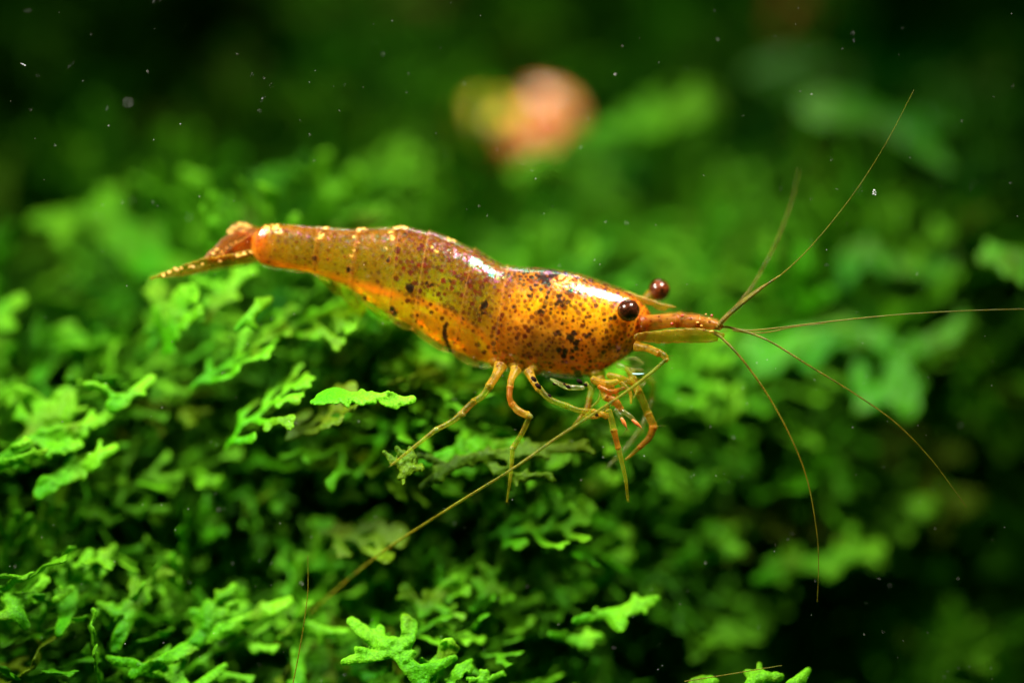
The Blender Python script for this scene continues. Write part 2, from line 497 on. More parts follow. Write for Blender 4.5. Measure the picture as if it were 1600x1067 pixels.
def traced_frond(strokes, d, label, a=0.5, b=0.0, seed=1, mat=None, cell=0.028, k=0.016, curl=1.6, thick=0.05, tint=.7, name='liverwort_frond', cat='frond', group=GROUP_F, wd=.09, tipv=.6, nubs=True):
    """strokes: [(id, [(px,py)...], [radii px])]; the sheet leans back by slope a (up) and b (right)"""
    rng = np.random.default_rng(seed)
    s = (D + d) / D / PX
    bx, by = strokes[0][1][0]
    segs = []
    for bid, pts, rr in strokes:
        q = [((x - bx) * s, -(y - by) * s) for x, y in pts]
        segs += stroke(q, [v * s * .80 for v in rr], bid)
        if nubs:
            c = catmull(q, 24); ln = np.linalg.norm(np.diff(c, axis=0), axis=1).sum(); sd = rng.choice([-1, 1])
            rm = float(np.mean(rr)) * s
            for kk in range(int(ln / (rm * 3.4))):
                t = (kk + rng.uniform(.4, .9)) / max(ln / (rm * 3.4), 1); j = min(int(t * 23), 22)
                ang = math.atan2(*(c[j + 1] - c[j])[::-1]) + sd * rng.uniform(.6, 1.1); l = rm * rng.uniform(1.4, 2.5)
                segs += stroke([c[j], c[j] + l * np.array([math.cos(ang), math.sin(ang)])], [rm * .5, rm * rng.uniform(.42, .62)], bid, 2)
                sd = -sd
    U, Vv, Wv, dd, Q, ids = blob_mesh(segs, cell, k=k, thick=thick, wd=wd)
    A = np.array([1, b, 0.]); B = np.array([0, a, 1.])
    Nn = np.cross(A, B); Nn /= np.linalg.norm(Nn)
    w = curl * (0.22 * (vnoise(U + seed, Vv + 9, 1.7) - .5) + 0.10 * (vnoise(U, Vv + seed, 4.5) - .5) + .035 * (vnoise(U, Vv, 14, seed) - .5)) / max(s * 100, 1)
    org = P(bx, by, d)
    Vw = org + U[:, None] * A + Vv[:, None] * B + Wv[:, None] * Nn + np.stack([0 * w, w, 0 * w], 1)
    root = thing(name, org, label, cat, group)
    R = np.sqrt(U ** 2 + Vv ** 2)
    at = {'tint': np.clip(tint + .3 * (vnoise(U, Vv, 2.3, seed) - .5), 0, 1),
          'tip': np.clip(R / (R.max() + 1e-6) * tipv * (0.5 + .8 * vnoise(U, Vv, 5, seed)) + .3 * np.exp(-dd / .022), 0, 1),
          'old': np.clip(1.6 * vnoise(U, Vv, 3.2, seed + 8) - .95, 0, .6)}
    split_frond(root, Vw, Q, ids, at, mat or MOSS)
    return root

# ------------------------------------------------------------------ the moss bank: how far behind the plane of focus its face lies
ANCH = np.array([  # px, py, depth, density
    (0, 1060, .3, 1), (150, 1000, .5, 1), (60, 820, .9, .9), (80, 660, .9, 1), (40, 500, 2.6, .9), (300, 760, 1.8, .8), (230, 890, 1.6, .7),
    (330, 460, 1.5, 1), (480, 470, 1.4, 1), (600, 560, 1.7, 1), (430, 640, 1.3, 1), (520, 780, 1.8, .9), (520, 900, 1.8, .7), (640, 900, 1.7, .9),
    (110, 435, 10, .03), (30, 400, 9, .08), (190, 450, 7, .1), (20, 570, 2.6, .7), (350, 370, 9, .12), (300, 330, 9, .12), (400, 300, 10, .2), (460, 320, 9.5, .35), (560, 325, 9.5, .6), (680, 340, 9, .7), (770, 390, 8, .8), (250, 235, 13, .2), (120, 330, 6, .6), (60, 430, 6, .35), (200, 380, 5.0, .7), (90, 200, 15, .3), (90, 40, 15, .5), (300, 120, 17, .35), (420, 180, 14, .5), (300, 300, 9, .45), (500, 290, 8, .7),
    (580, 150, 12, .6), (650, 640, 1.0, 1), (760, 700, 1.2, 1), (700, 780, 1.6, 1), (860, 850, 2.0, 1), (960, 900, 2.4, .9), (880, 980, 2.6, .5), (700, 1030, .4, .7), (560, 1000, .6, .8),
    (650, 330, 8, .9), (850, 330, 8, .9), (1000, 300, 8, .9), (1080, 400, 7, 1), (800, 150, 17, .4), (740, 240, 12, .5), (900, 120, 16, .3), (920, 60, 18, .6), (1000, 180, 13, .5), (1080, 560, 4.5, .9), (1020, 700, 3.4, .9),
    (1120, 780, 4.0, .85), (1130, 860, 3.8, .75), (1250, 650, 5, .8), (1300, 850, 5, .55), (1400, 850, 7, .45), (1200, 1000, 7, .1), (1400, 1000, 6.5, .45), (1560, 960, 6.5, .45), (1500, 780, 7, .4), (1080, 950, 6, .1), (1300, 950, 8, .05),
    (1280, 420, 6, .9), (1400, 520, 5.0, .9), (1550, 600, 5.5, .8), (1550, 400, 5, .7), (1560, 300, 5.5, .7), (1350, 300, 8, .7), (1220, 250, 9, .5), (1200, 60, 16, .1), (1400, 40, 24, .0), (1560, 60, 24, .0), (1480, 0, 26, 0),
    (1320, 150, 9, .3), (1500, 190, 8, .4), (700, 20, 16, .2), (1750, 500, 5, .6), (-150, 700, 1.2, .9), (-150, 250, 10, .4), (800, 1150, 1, .6), (200, 1180, .2, .8), (1400, 1180, 4, .3)], float)

def bank(px, py):
    px = np.atleast_1d(np.asarray(px, float)); py = np.atleast_1d(np.asarray(py, float))
    w = 1.0 / (((px[:, None] - ANCH[None, :, 0]) ** 2 + (py[:, None] - ANCH[None, :, 1]) ** 2) / 90.0 ** 2 + 0.12) ** 2
    w /= w.sum(1, keepdims=True)
    return w @ ANCH[:, 2], w @ ANCH[:, 3]

def build_bank():
    gx = np.arange(-700, 2320, 22.); gy = np.arange(-500, 1560, 22.)
    X, Y = np.meshgrid(gx, gy, indexing='ij')
    d, _ = bank(X.ravel(), Y.ravel())
    d = d + 3.8 + 1.6 * (vnoise(X.ravel(), Y.ravel(), .012, 3) - .5) + 0.7 * (vnoise(X.ravel(), Y.ravel(), .04, 5) - .5)
    V = np.array([P(x, y, dd) for x, y, dd in zip(X.ravel(), Y.ravel(), d)])
    nx, ny = len(gx), len(gy)
    I, J = np.meshgrid(np.arange(nx - 1), np.arange(ny - 1), indexing='ij')
    I = I.ravel(); J = J.ravel()
    Q = np.stack([I * ny + J, I * ny + J + 1, (I + 1) * ny + J + 1, (I + 1) * ny + J], 1)
    m = simple_mat('shaded_moss_bed', (0.004, 0.13, 0.002), 0.9, 0.03, 1.2, 0.7, bump=0.6)  # green raised to stand in for the hazy water's glow in dark gaps
    o = link('ground', mesh('ground', V, Q), None, m)
    tag(o, 'dark green moss bank rising behind the liverwort carpet', kind='structure')
build_bank()

def build_carpet():
    rng = np.random.default_rng(21)
    lib_near, lib_far = [], []
    for i in range(9):
        r = np.random.default_rng(100 + i)
        L = r.uniform(1.7, 2.6)
        sk = random_skeleton(r, L, 7, r.uniform(.052, .068))
        for lib, cell in ((lib_near, .053), (lib_far, .105)):
            U, Vv, Wv, dd, Q, ids = blob_mesh(sk, cell, k=.014, thick=.026, wd=.06)
            rr = np.random.default_rng(300 + i)
            w = sheet(U, Vv, Wv, dd, rr, 1.3)
            lib.append((np.stack([U, Vv, w + Wv], 1), Q, L))
    parts = {'near': ([], [], [], [], []), 'far': ([], [], [], [], [])}
    off = {'near': 0, 'far': 0}
    placed = 0
    tries = 0
    while placed < 2300 and tries < 16000:
        tries += 1
        px = rng.uniform(-220, 1820); py = rng.uniform(-120, 1200)
        d, dens = bank(px, py); d = d[0]; dens = dens[0]
        # nearer ground needs the same count per area of world as far ground
        if rng.random() > dens: continue
        if d > 7 and rng.random() < .35: continue
        depth = d + 1.2 + min(rng.exponential(1.0), 3.2)
        near = depth < 2.8
        lib = lib_near if near else lib_far
        Vl, Q, L = lib[rng.integers(len(lib))]
        az = rng.normal(20, 50) if rng.random() < .75 else rng.uniform(0, 360)
        a = math.radians(az)
        A, B, Nn = frame((math.cos(a), rng.normal(-.45, .35), math.sin(a)), (rng.normal(0, .35), rng.normal(-.55, .3), rng.normal(.8, .25)))
        sc = rng.uniform(.7, 1.1) * (1.0 if depth < 4 else 1.2)
        org = P(px, py, depth) - A * .5 * sc
        Vw = org + sc * (Vl[:, :1] * A + Vl[:, 1:2] * B + Vl[:, 2:] * Nn)
        key = 'near' if px < 1010 else 'far'
        pv, pq, pt, pp, po = parts[key]
        pv.append(Vw); pq.append(Q + off[key]); off[key] += len(Vw)
        pt.append(np.full(len(Vw), rng.uniform(0.0, 1.0)))
        po.append(np.full(len(Vw), rng.uniform(.4, .9) if rng.random() < .07 else rng.uniform(0, .15)))
        pp.append(np.clip((Vl[:, 0] / L - .3) * rng.uniform(.1, 1.0), 0, .8))
        placed += 1
    lab = {'near': 'dense carpet of small forked green liverwort under and behind the shrimp, left side',
           'far': 'blurred green liverwort thicket in the shaded right side behind the antennae'}
    tot = 0
    for key, (pv, pq, pt, pp, po) in parts.items():
        me = mesh('liverwort_carpet', np.concatenate(pv), np.concatenate(pq), True, {'tint': np.concatenate(pt), 'tip': np.concatenate(pp), 'old': np.concatenate(po)})
        tot += len(me.polygons) * 2
        o = link('liverwort_carpet', me, None, MOSS)
        tag(o, lab[key], 'moss', None, 'stuff')
    print('carpet fronds', placed, 'tris', tot)
build_carpet()

# ------------------------------------------------------------------ fronds traced one by one
traced_frond([(0, [(668, 1085), (640, 1045), (612, 1012)], [14, 14, 17]),
              (1, [(600, 1012), (575, 998), (545, 975)], [17, 12, 9]), (1, [(585, 1005), (592, 988)], [10, 9]),
              (2, [(606, 1024), (570, 1030), (536, 1036)], [10, 9, 8]), (2, [(575, 1026), (556, 1018)], [8, 6]),
              (3, [(618, 1022), (638, 1000), (632, 972)], [13, 12, 11]), (3, [(636, 1002), (642, 980)], [10, 11]), (3, [(628, 1030), (646, 1022)], [6, 5]),
              (4, [(640, 1050), (678, 1045), (708, 1032)], [11, 10, 7]), (4, [(660, 1062), (672, 1050)], [9, 8])],
             -.05, 'sharp pale green forked liverwort frond at the bottom edge under the blurred antenna', a=.55, nubs=False, seed=3, cell=.022, tint=.9, tipv=.8)
traced_frond([(0, [(660, 1090), (672, 1062), (682, 1036)], [8, 9, 9]),
              (1, [(684, 1034), (702, 1018), (704, 1006)], [9, 10, 8]), (1, [(690, 1024), (694, 1008)], [8, 8]), (1, [(696, 1026), (712, 1016)], [9, 7]),
              (2, [(678, 1040), (656, 1041)], [7, 4])],
             .1, 'small sharp frond with a toothed fan tip right of the forked one', a=.4, seed=4, cell=.022, tint=.85, tipv=.8)
traced_frond([(0, [(700, 1095), (706, 1062), (722, 1046)], [7, 7, 7]), (1, [(722, 1046), (736, 1034)], [7, 4]), (2, [(716, 1044), (738, 1044)], [6, 4]),
              (1, [(712, 1050), (704, 1060)], [5, 4])],
             .15, 'little sharp frond ending in three points near the bottom edge', a=.5, seed=5, cell=.022, tint=.8)
traced_frond([(0, [(745, 1095), (752, 1070), (760, 1052)], [6, 7, 6]), (1, [(752, 1066), (730, 1060)], [6, 4]), (2, [(760, 1066), (786, 1054)], [5, 3])],
             .15, 'tiny pointed frond tip cut by the bottom edge, rightmost of the sharp cluster', a=.4, seed=6, cell=.022, tint=.8)
traced_frond([(0, [(470, 1110), (465, 1050), (458, 1000)], [12, 12, 10]), (1, [(440, 999), (475, 988), (500, 990), (540, 990)], [10, 13, 11, 7]), (1, [(470, 985), (484, 981)], [9, 7]),
              (2, [(448, 994), (468, 968), (484, 945)], [5, 6, 5])],
             .7, 'green frond with a flat level blade and one upright finger below the long antenna', a=.3, seed=7, tint=.55, cell=.03)
traced_frond([(0, [(205, 1055), (260, 1030), (320, 1000), (380, 975), (430, 952)], [9, 11, 12, 11, 7]), (1, [(330, 996), (350, 988), (384, 976)], [12, 12, 8]), (1, [(400, 964), (404, 950)], [8, 5]),
              (2, [(215, 1040), (190, 1035), (165, 1028)], [8, 8, 5]), (3, [(280, 1022), (300, 1012)], [9, 9]), (4, [(400, 965), (440, 950), (446, 944)], [12, 10, 5])],
             .3, 'long bright edge-on frond slanting up across the lower left corner', a=.75, nubs=False, seed=8, tint=.9, cell=.028, tipv=.8)
traced_frond([(0, [(300, 1110), (270, 1062), (240, 1050)], [14, 14, 13]), (1, [(240, 1050), (212, 1050)], [14, 8]), (2, [(268, 1056), (282, 1038)], [9, 4]), (3, [(300, 1078), (330, 1058), (346, 1046)], [9, 7, 5])],
             .2, 'ridged fresh green frond lying along the lower left bottom edge', a=.8, nubs=False, seed=9, tint=.95, cell=.028, tipv=.9)
traced_frond([(0, [(95, 985), (105, 940), (98, 900)], [10, 15, 14]), (1, [(100, 900), (95, 878)], [12, 10]), (2, [(108, 905), (124, 880), (130, 868)], [9, 9, 8]), (3, [(115, 905), (145, 888), (168, 860)], [7, 9, 8]),
              (4, [(90, 915), (72, 890)], [8, 8]), (5, [(120, 912), (150, 900), (168, 885)], [6, 6, 5]), (6, [(80, 932), (104, 924)], [8, 6])],
             .55, 'blurred many-fingered frond pointing up near the lower left corner', a=.45, seed=10, tint=.6)
traced_frond([(0, [(40, 975), (20, 945), (5, 935)], [10, 11, 9]), (1, [(8, 937), (30, 938), (48, 932)], [11, 13, 8]), (2, [(48, 925), (66, 910)], [7, 6]), (3, [(82, 940), (106, 922)], [7, 6]), (4, [(30, 960), (0, 962)], [10, 8])],
             .35, 'bright rounded frond touching the left edge near the bottom corner', a=.7, seed=11, tint=.85, tipv=.9)
traced_frond([(0, [(180, 1010), (200, 960), (212, 930)], [12, 14, 14]), (1, [(210, 930), (222, 922)], [13, 11]), (2, [(228, 915), (248, 898)], [7, 8]), (3, [(205, 950), (226, 940)], [9, 7]), (4, [(200, 920), (206, 908)], [8, 7]), (5, [(190, 965), (170, 955), (150, 945)], [9, 7, 6])],
             .6, 'soft frond with three short thumbs between the corner frond and the long edge-on frond', a=.45, seed=12, tint=.6)
traced_frond([(0, [(300, 1010), (318, 985), (325, 960)], [12, 15, 13]), (1, [(330, 958), (344, 930)], [8, 8]), (1, [(344, 936), (362, 920)], [8, 8]), (2, [(335, 965), (355, 955)], [9, 8]), (3, [(310, 975), (298, 960)], [12, 10]), (4, [(318, 960), (322, 945)], [9, 8]), (5, [(350, 952), (368, 943)], [6, 5])],
             .7, 'upright lobed frond just above the long edge-on frond', a=.35, seed=13, tint=.5)
traced_frond([(0, [(-20, 740), (40, 690), (75, 640), (92, 615)], [14, 16, 16, 13]), (1, [(60, 645), (40, 622), (18, 612)], [14, 12, 10]), (2, [(72, 660), (104, 640), (100, 606)], [12, 11, 9]), (3, [(60, 675), (95, 662), (106, 641)], [10, 9, 8]), (4, [(40, 665), (18, 640), (4, 628)], [10, 8, 6])],
             .9, 'pale blurred hand-shaped frond at the left edge at mid height', a=.5, seed=14, tint=.9, tipv=.9)
traced_frond([(0, [(20, 700), (70, 682), (110, 672), (135, 668)], [10, 12, 12, 9]), (1, [(130, 668), (165, 650)], [11, 9]), (2, [(110, 674), (130, 680)], [9, 7]), (3, [(60, 690), (88, 702), (122, 696)], [9, 9, 8])],
             .8, 'bright club-tipped frond reaching right, just below the hand-shaped one', a=.6, seed=15, tint=.9, tipv=1)
traced_frond([(0, [(60, 770), (110, 735), (135, 722)], [14, 17, 15]), (1, [(140, 720), (175, 700)], [11, 8]), (2, [(140, 728), (150, 726)], [12, 8]), (3, [(110, 745), (102, 745), (126, 744)], [9, 9, 8]), (4, [(60, 760), (66, 752), (80, 756)], [8, 8, 6])],
             .7, 'yellow-green frond with a pointed thumb, lowest of the left edge cluster', a=.6, seed=16, tint=.95, tipv=1)
traced_frond([(0, [(-10, 730), (30, 718), (60, 710)], [7, 7, 6]), (1, [(20, 700), (45, 690)], [6, 6]), (2, [(60, 712), (72, 704)], [6, 5])],
             .7, 'thin knotted sprig crossing the left edge between the two pale clusters', a=.4, seed=17, tint=1, tipv=1)
traced_frond([(0, [(175, 640), (200, 620), (228, 596)], [8, 8, 8]), (0, [(228, 598), (234, 592)], [8, 8]), (1, [(195, 625), (170, 632)], [7, 7]), (2, [(150, 603), (135, 600)], [7, 6]), (2, [(195, 628), (150, 603)], [5, 6]), (3, [(180, 640), (200, 632)], [5, 5])],
             .9, 'small frond with one upright bright oval thumb beside the hand-shaped frond', a=.4, seed=18, tint=.8, tipv=1)
traced_frond([(0, [(236, 545), (250, 500), (240, 460), (238, 440)], [8, 10, 14, 12]), (1, [(245, 470), (222, 456)], [8, 5]), (2, [(250, 490), (272, 470), (278, 455)], [6, 6, 5]), (3, [(248, 515), (230, 520)], [9, 9]), (4, [(254, 508), (270, 500)], [8, 7])],
             1.8, 'pale upright blurred frond directly below the tail fan tip', a=.5, seed=19, tint=.6, tipv=.8)
traced_frond([(0, [(300, 500), (325, 480), (350, 460), (362, 440)], [8, 11, 13, 10]), (1, [(345, 462), (330, 448), (300, 438)], [8, 9, 7]), (2, [(355, 450), (372, 430), (366, 420)], [8, 9, 9]), (3, [(370, 432), (392, 422)], [9, 8]), (4, [(330, 485), (322, 506)], [8, 8])],
             1.5, 'three-armed frond touching the underside of the shrimp tail', a=.5, seed=20, tint=.6, tipv=.8)
traced_frond([(0, [(370, 515), (392, 492), (405, 478)], [6, 8, 8]), (0, [(405, 478), (420, 468)], [8, 7]), (1, [(385, 500), (398, 512)], [5, 6])],
             .9, 'bright oval-tipped frond standing under the middle of the tail', a=.4, seed=21, tint=.9, tipv=1)
traced_frond([(0, [(490, 628), (540, 622), (580, 618), (610, 628)], [6, 8, 7, 5]), (1, [(500, 622), (520, 614), (545, 618)], [9, 9, 6]), (2, [(600, 628), (620, 634)], [5, 6]), (3, [(625, 628), (645, 624)], [6, 7]), (3, [(606, 628), (630, 628)], [4, 6]), (4, [(612, 616), (618, 622)], [4, 5]), (5, [(550, 624), (582, 628)], [6, 4])],
             0, 'sharp lime green sprig floating level beneath the abdomen, left of the hind leg', a=.9, seed=22, tint=1, cell=.022, tipv=1, thick=.04)
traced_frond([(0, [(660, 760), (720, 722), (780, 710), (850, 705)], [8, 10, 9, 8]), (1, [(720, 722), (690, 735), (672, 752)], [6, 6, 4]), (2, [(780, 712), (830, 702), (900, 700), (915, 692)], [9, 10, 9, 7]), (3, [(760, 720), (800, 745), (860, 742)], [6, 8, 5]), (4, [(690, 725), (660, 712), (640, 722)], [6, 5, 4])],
             .5, 'dark olive shaded frond lying under the middle walking legs', a=.5, seed=23, mat=MOSS_OLD_SHADED, tint=.5, tipv=.4)
traced_frond([(0, [(660, 725), (700, 712), (740, 700), (790, 698)], [8, 13, 14, 10]), (1, [(730, 702), (745, 688)], [8, 7]), (2, [(780, 700), (815, 690)], [9, 8])],
             .9, 'light green frond shining through between hind leg and second leg', a=.7, seed=24, tint=.9)
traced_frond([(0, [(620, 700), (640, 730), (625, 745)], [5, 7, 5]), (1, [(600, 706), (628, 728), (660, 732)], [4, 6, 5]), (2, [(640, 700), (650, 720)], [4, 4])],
             .2, 'small dark frond holding the tip of the hind leg', a=.5, seed=25, mat=MOSS_OLD_SHADED, tint=.6)
traced_frond([(0, [(830, 800), (880, 780), (930, 765), (965, 748)], [10, 17, 16, 10]), (1, [(880, 780), (850, 770)], [10, 8]), (2, [(920, 770), (900, 790), (880, 802)], [9, 9, 8])],
             1.6, 'broad soft bright frond reaching up to the foremost leg tip', a=.6, seed=26, tint=.85, tipv=1)
traced_frond([(0, [(840, 930), (900, 925), (940, 900), (975, 850)], [12, 15, 15, 14]), (1, [(960, 878), (985, 870)], [11, 9]), (2, [(900, 925), (920, 895), (880, 880)], [12, 10, 9]), (3, [(975, 850), (980, 836)], [12, 11]), (4, [(860, 910), (840, 885), (868, 868)], [10, 9, 8])],
             2.0, 'big blurred ring-shaped frond cluster below the foremost legs', a=.4, seed=27, tint=.8, tipv=.8)
traced_frond([(0, [(900, 970), (950, 960), (990, 950), (1026, 938)], [8, 9, 9, 8]), (1, [(955, 958), (965, 975), (975, 970)], [8, 11, 8]), (2, [(985, 955), (1000, 948), (1028, 940)], [9, 9, 6])],
             .8, 'bright frond with a drooping round lobe jutting right over the dark gap', a=.6, seed=28, tint=.95, tipv=1)
traced_frond([(0, [(860, 990), (900, 1000), (925, 995)], [6, 7, 6]), (1, [(890, 1000), (925, 1010)], [6, 6]), (2, [(925, 994), (938, 994)], [6, 6])],
             1.2, 'small two-fingered frond under the one with the drooping lobe', a=.6, seed=29, tint=.9, tipv=1)
traced_frond([(0, [(520, 870), (555, 840), (580, 815)], [12, 14, 13]), (1, [(540, 850), (520, 830), (492, 818)], [9, 12, 13]), (2, [(555, 845), (530, 880), (492, 888)], [10, 11, 11]), (3, [(580, 818), (600, 800)], [13, 10]), (4, [(560, 840), (600, 850)], [9, 7])],
             1.9, 'soft blurred frond with three blunt arms crossed by the long antenna', a=.4, seed=30, tint=.7, tipv=.8)
traced_frond([(0, [(660, 960), (680, 935), (700, 918), (714, 905)], [8, 10, 11, 10]), (1, [(660, 955), (636, 925), (630, 920)], [7, 8, 9]), (2, [(676, 945), (700, 955)], [7, 6])],
             1.1, 'dull green forked frond behind the sharp bottom cluster', a=.3, seed=31, tint=.45, tipv=.6)
traced_frond([(0, [(740, 950), (770, 910), (752, 885)], [8, 9, 8]), (1, [(770, 915), (800, 935)], [8, 8]), (2, [(760, 925), (735, 905)], [7, 6])],
             1.3, 'blurred hooked frond in the shade right of the forked dull one', a=.3, seed=32, tint=.55)
traced_frond([(0, [(1060, 880), (1100, 868), (1150, 858)], [12, 16, 13]), (1, [(1085, 862), (1068, 872), (1080, 884)], [9, 11, 9]), (2, [(1100, 862), (1130, 852), (1155, 860)], [10, 10, 9]), (3, [(1120, 855), (1145, 828)], [8, 9])],
             3.2, 'blurred lobed frond on dark ground, left of the hanging antenna', a=.5, seed=33, tint=.9, tipv=.8)
traced_frond([(0, [(1180, 905), (1240, 888), (1310, 875), (1375, 860)], [9, 12, 14, 11]), (1, [(1240, 885), (1230, 875), (1200, 880)], [10, 9, 8]), (2, [(1340, 866), (1380, 856)], [14, 12]), (3, [(1300, 880), (1308, 892)], [8, 7]), (4, [(1330, 860), (1340, 830)], [7, 9])],
             3.4, 'long bright blurred frond crossed by the tip of the hanging antenna', a=.6, seed=34, tint=.95, tipv=1)
traced_frond([(0, [(1260, 860), (1330, 820), (1400, 815)], [9, 11, 9]), (1, [(1330, 815), (1370, 830), (1412, 818)], [8, 9, 10])],
             5, 'dim blurred frond above the long bright one on the right', a=.5, seed=35, tint=.4)
traced_frond([(0, [(1150, 1100), (1175, 1070), (1195, 1058)], [8, 9, 9]), (1, [(1195, 1058), (1222, 1060)], [9, 7]), (1, [(1185, 1058), (1170, 1054)], [7, 6])],
             .05, 'sharp leaf-like frond tip at the bottom edge, left one of the pair', a=.7, seed=36, tint=.95, cell=.022, tipv=1)
traced_frond([(0, [(1230, 1100), (1245, 1070), (1255, 1062)], [7, 8, 8]), (1, [(1255, 1062), (1268, 1052)], [8, 5]), (1, [(1240, 1068), (1232, 1072)], [7, 5])],
             .05, 'sharp leaf-like frond tip at the bottom edge, right one of the pair', a=.6, seed=37, tint=.95, cell=.022, tipv=1)
traced_frond([(0, [(1060, 1100), (1085, 1068)], [8, 6]), (1, [(1085, 1068), (1102, 1062)], [6, 4]), (1, [(1110, 1064), (1122, 1068)], [4, 4]), (1, [(1085, 1072), (1122, 1068)], [5, 4])],
             .1, 'row of tiny frond tips just under the slanting thread at the bottom', a=.5, seed=38, tint=.9, cell=.024)
traced_frond([(0, [(1420, 1010), (1440, 985), (1450, 980)], [14, 22, 18]), (1, [(1450, 985), (1520, 995), (1580, 1010)], [12, 12, 16]), (2, [(1400, 1010), (1390, 1005)], [14, 18])],
             6.5, 'dark blurred pair of round lobes in the lower right corner', a=.3, seed=39, tint=.5, k=.05)
# right side: broad blurred ones
traced_frond([(0, [(1180, 600), (1210, 560), (1260, 530), (1330, 520)], [16, 22, 18, 14]), (1, [(1210, 560), (1170, 540), (1130, 555)], [16, 18, 14]), (2, [(1190, 590), (1155, 620)], [16, 15])],
             4.0, 'pale blurred frond behind the point where the antennae part', a=.5, seed=40, tint=.9, k=.05, tipv=1, mat=MOSS_FAR)
traced_frond([(0, [(1260, 570), (1300, 530), (1350, 522), (1395, 550), (1410, 590), (1370, 620), (1340, 640)], [12, 14, 14, 14, 14, 12, 9]), (1, [(1400, 570), (1420, 620), (1410, 650)], [12, 14, 10]), (2, [(1345, 575), (1345, 610)], [14, 16]), (3, [(1410, 555), (1470, 530), (1520, 505)], [12, 12, 10])],
             4.0, 'blurred frond curled into an open loop behind the lower right antenna', a=.4, seed=41, tint=.7, k=.05, tipv=.7, mat=MOSS_FAR)
traced_frond([(0, [(1325, 445), (1330, 400), (1370, 395), (1430, 425), (1480, 420)], [10, 15, 14, 10, 14]), (1, [(1480, 415), (1490, 400)], [14, 13])],
             5.0, 'wide blurred arching frond above the level antenna', a=.4, seed=42, tint=.75, k=.05, mat=MOSS_FAR)
traced_frond([(0, [(1640, 410), (1590, 402), (1540, 402)], [16, 15, 13]), (1, [(1620, 410), (1570, 425)], [12, 10])],
             3.0, 'pale mint leaf tip entering from the right edge', a=1.0, seed=43, tint=1, k=.05, tipv=1, mat=MOSS_FAR)
traced_frond([(0, [(1680, 380), (1620, 330), (1590, 290), (1600, 240)], [50, 50, 35, 22]), (1, [(1600, 300), (1540, 255)], [25, 18])],
             6.5, 'large blurred leaf filling the right edge above the mint tip', a=.6, seed=44, tint=.8, k=.08, thick=.1, wd=.3, mat=MOSS_FAR, nubs=False, name='water_plant_leaf', cat='leaf', group='broad blurred leaves of the background')
traced_frond([(0, [(1700, 230), (1600, 170), (1520, 140), (1460, 130)], [34, 40, 30, 6]), (1, [(1560, 165), (1500, 190), (1450, 190)], [16, 20, 5])],
             9, 'long blurred leaf arching in from the right edge below the black corner', a=.8, seed=45, tint=.55, k=.08, thick=.1, wd=.3, mat=MOSS_FAR, nubs=False, name='water_plant_leaf', cat='leaf', group='broad blurred leaves of the background')
traced_frond([(0, [(1350, 190), (1330, 140), (1280, 110), (1220, 108), (1175, 112)], [16, 42, 44, 28, 6])],
             9, 'broad blurred leaf pointing left, topmost right of the snail', a=.9, seed=46, tint=.6, k=.08, thick=.1, wd=.3, tipv=.9, mat=MOSS_FAR, nubs=False, name='water_plant_leaf', cat='leaf', group='broad blurred leaves of the background')
traced_frond([(0, [(1420, 200), (1350, 170), (1300, 165), (1270, 165)], [10, 24, 32, 16]), (1, [(1370, 185), (1430, 225), (1470, 270)], [12, 20, 4]), (1, [(1400, 190), (1450, 185), (1500, 200)], [8, 14, 5])],
             7, 'pale shining blurred leaf hanging just below the topmost one', a=1.3, seed=47, tint=1, k=.08, thick=.1, wd=.3, tipv=1.2, mat=MOSS_FAR, nubs=False, name='water_plant_leaf', cat='leaf', group='broad blurred leaves of the background')
traced_frond([(0, [(880, 225), (940, 205), (1000, 192), (1060, 172), (1118, 158)], [6, 8, 10, 12, 12]), (1, [(1070, 168), (1092, 128)], [11, 10]), (2, [(975, 195), (980, 170)], [9, 10]), (3, [(1015, 185), (1020, 160), (1010, 150)], [9, 9, 8]), (4, [(1000, 192), (1035, 205)], [8, 8]), (5, [(930, 208), (925, 230)], [8, 8]), (6, [(1050, 175), (1085, 185)], [8, 8])],
             7, 'blurred green frond reaching right from beside the snail', a=.6, seed=48, tint=.9, k=.05, tipv=1)
traced_frond([(0, [(960, 235), (900, 240), (840, 252), (800, 268)], [12, 14, 12, 8]), (1, [(900, 240), (890, 215)], [10, 8])],
             7.5, 'blurred bright frond in front of the foot of the snail', a=.6, seed=49, tint=.9, k=.05, tipv=1)
traced_frond([(0, [(230, 420), (200, 370), (130, 340), (50, 345)], [24, 24, 18, 15]), (1, [(165, 345), (170, 295)], [15, 14]), (2, [(215, 380), (250, 350)], [18, 14]), (3, [(200, 400), (290, 420)], [20, 16])],
             4.6, 'large blurred frond with a bright finger, left of the tail fan', a=.5, seed=50, tint=.85, k=.05, tipv=1)
traced_frond([(0, [(-30, 500), (0, 485), (28, 468)], [14, 14, 12]), (1, [(-20, 512), (20, 510)], [12, 12])],
             2.6, 'pale green blurred frond tip at the left edge over the dark hollow', a=.5, seed=51, tint=.9, tipv=1)
traced_frond([(0, [(60, 590), (85, 545), (105, 515)], [16, 20, 18]), (1, [(90, 545), (120, 530)], [14, 14]), (2, [(120, 590), (130, 560)], [14, 12])],
             2.8, 'soft blurred round-headed frond rising left of the pale upright one', a=.4, seed=52, tint=.6)
k_ = 53
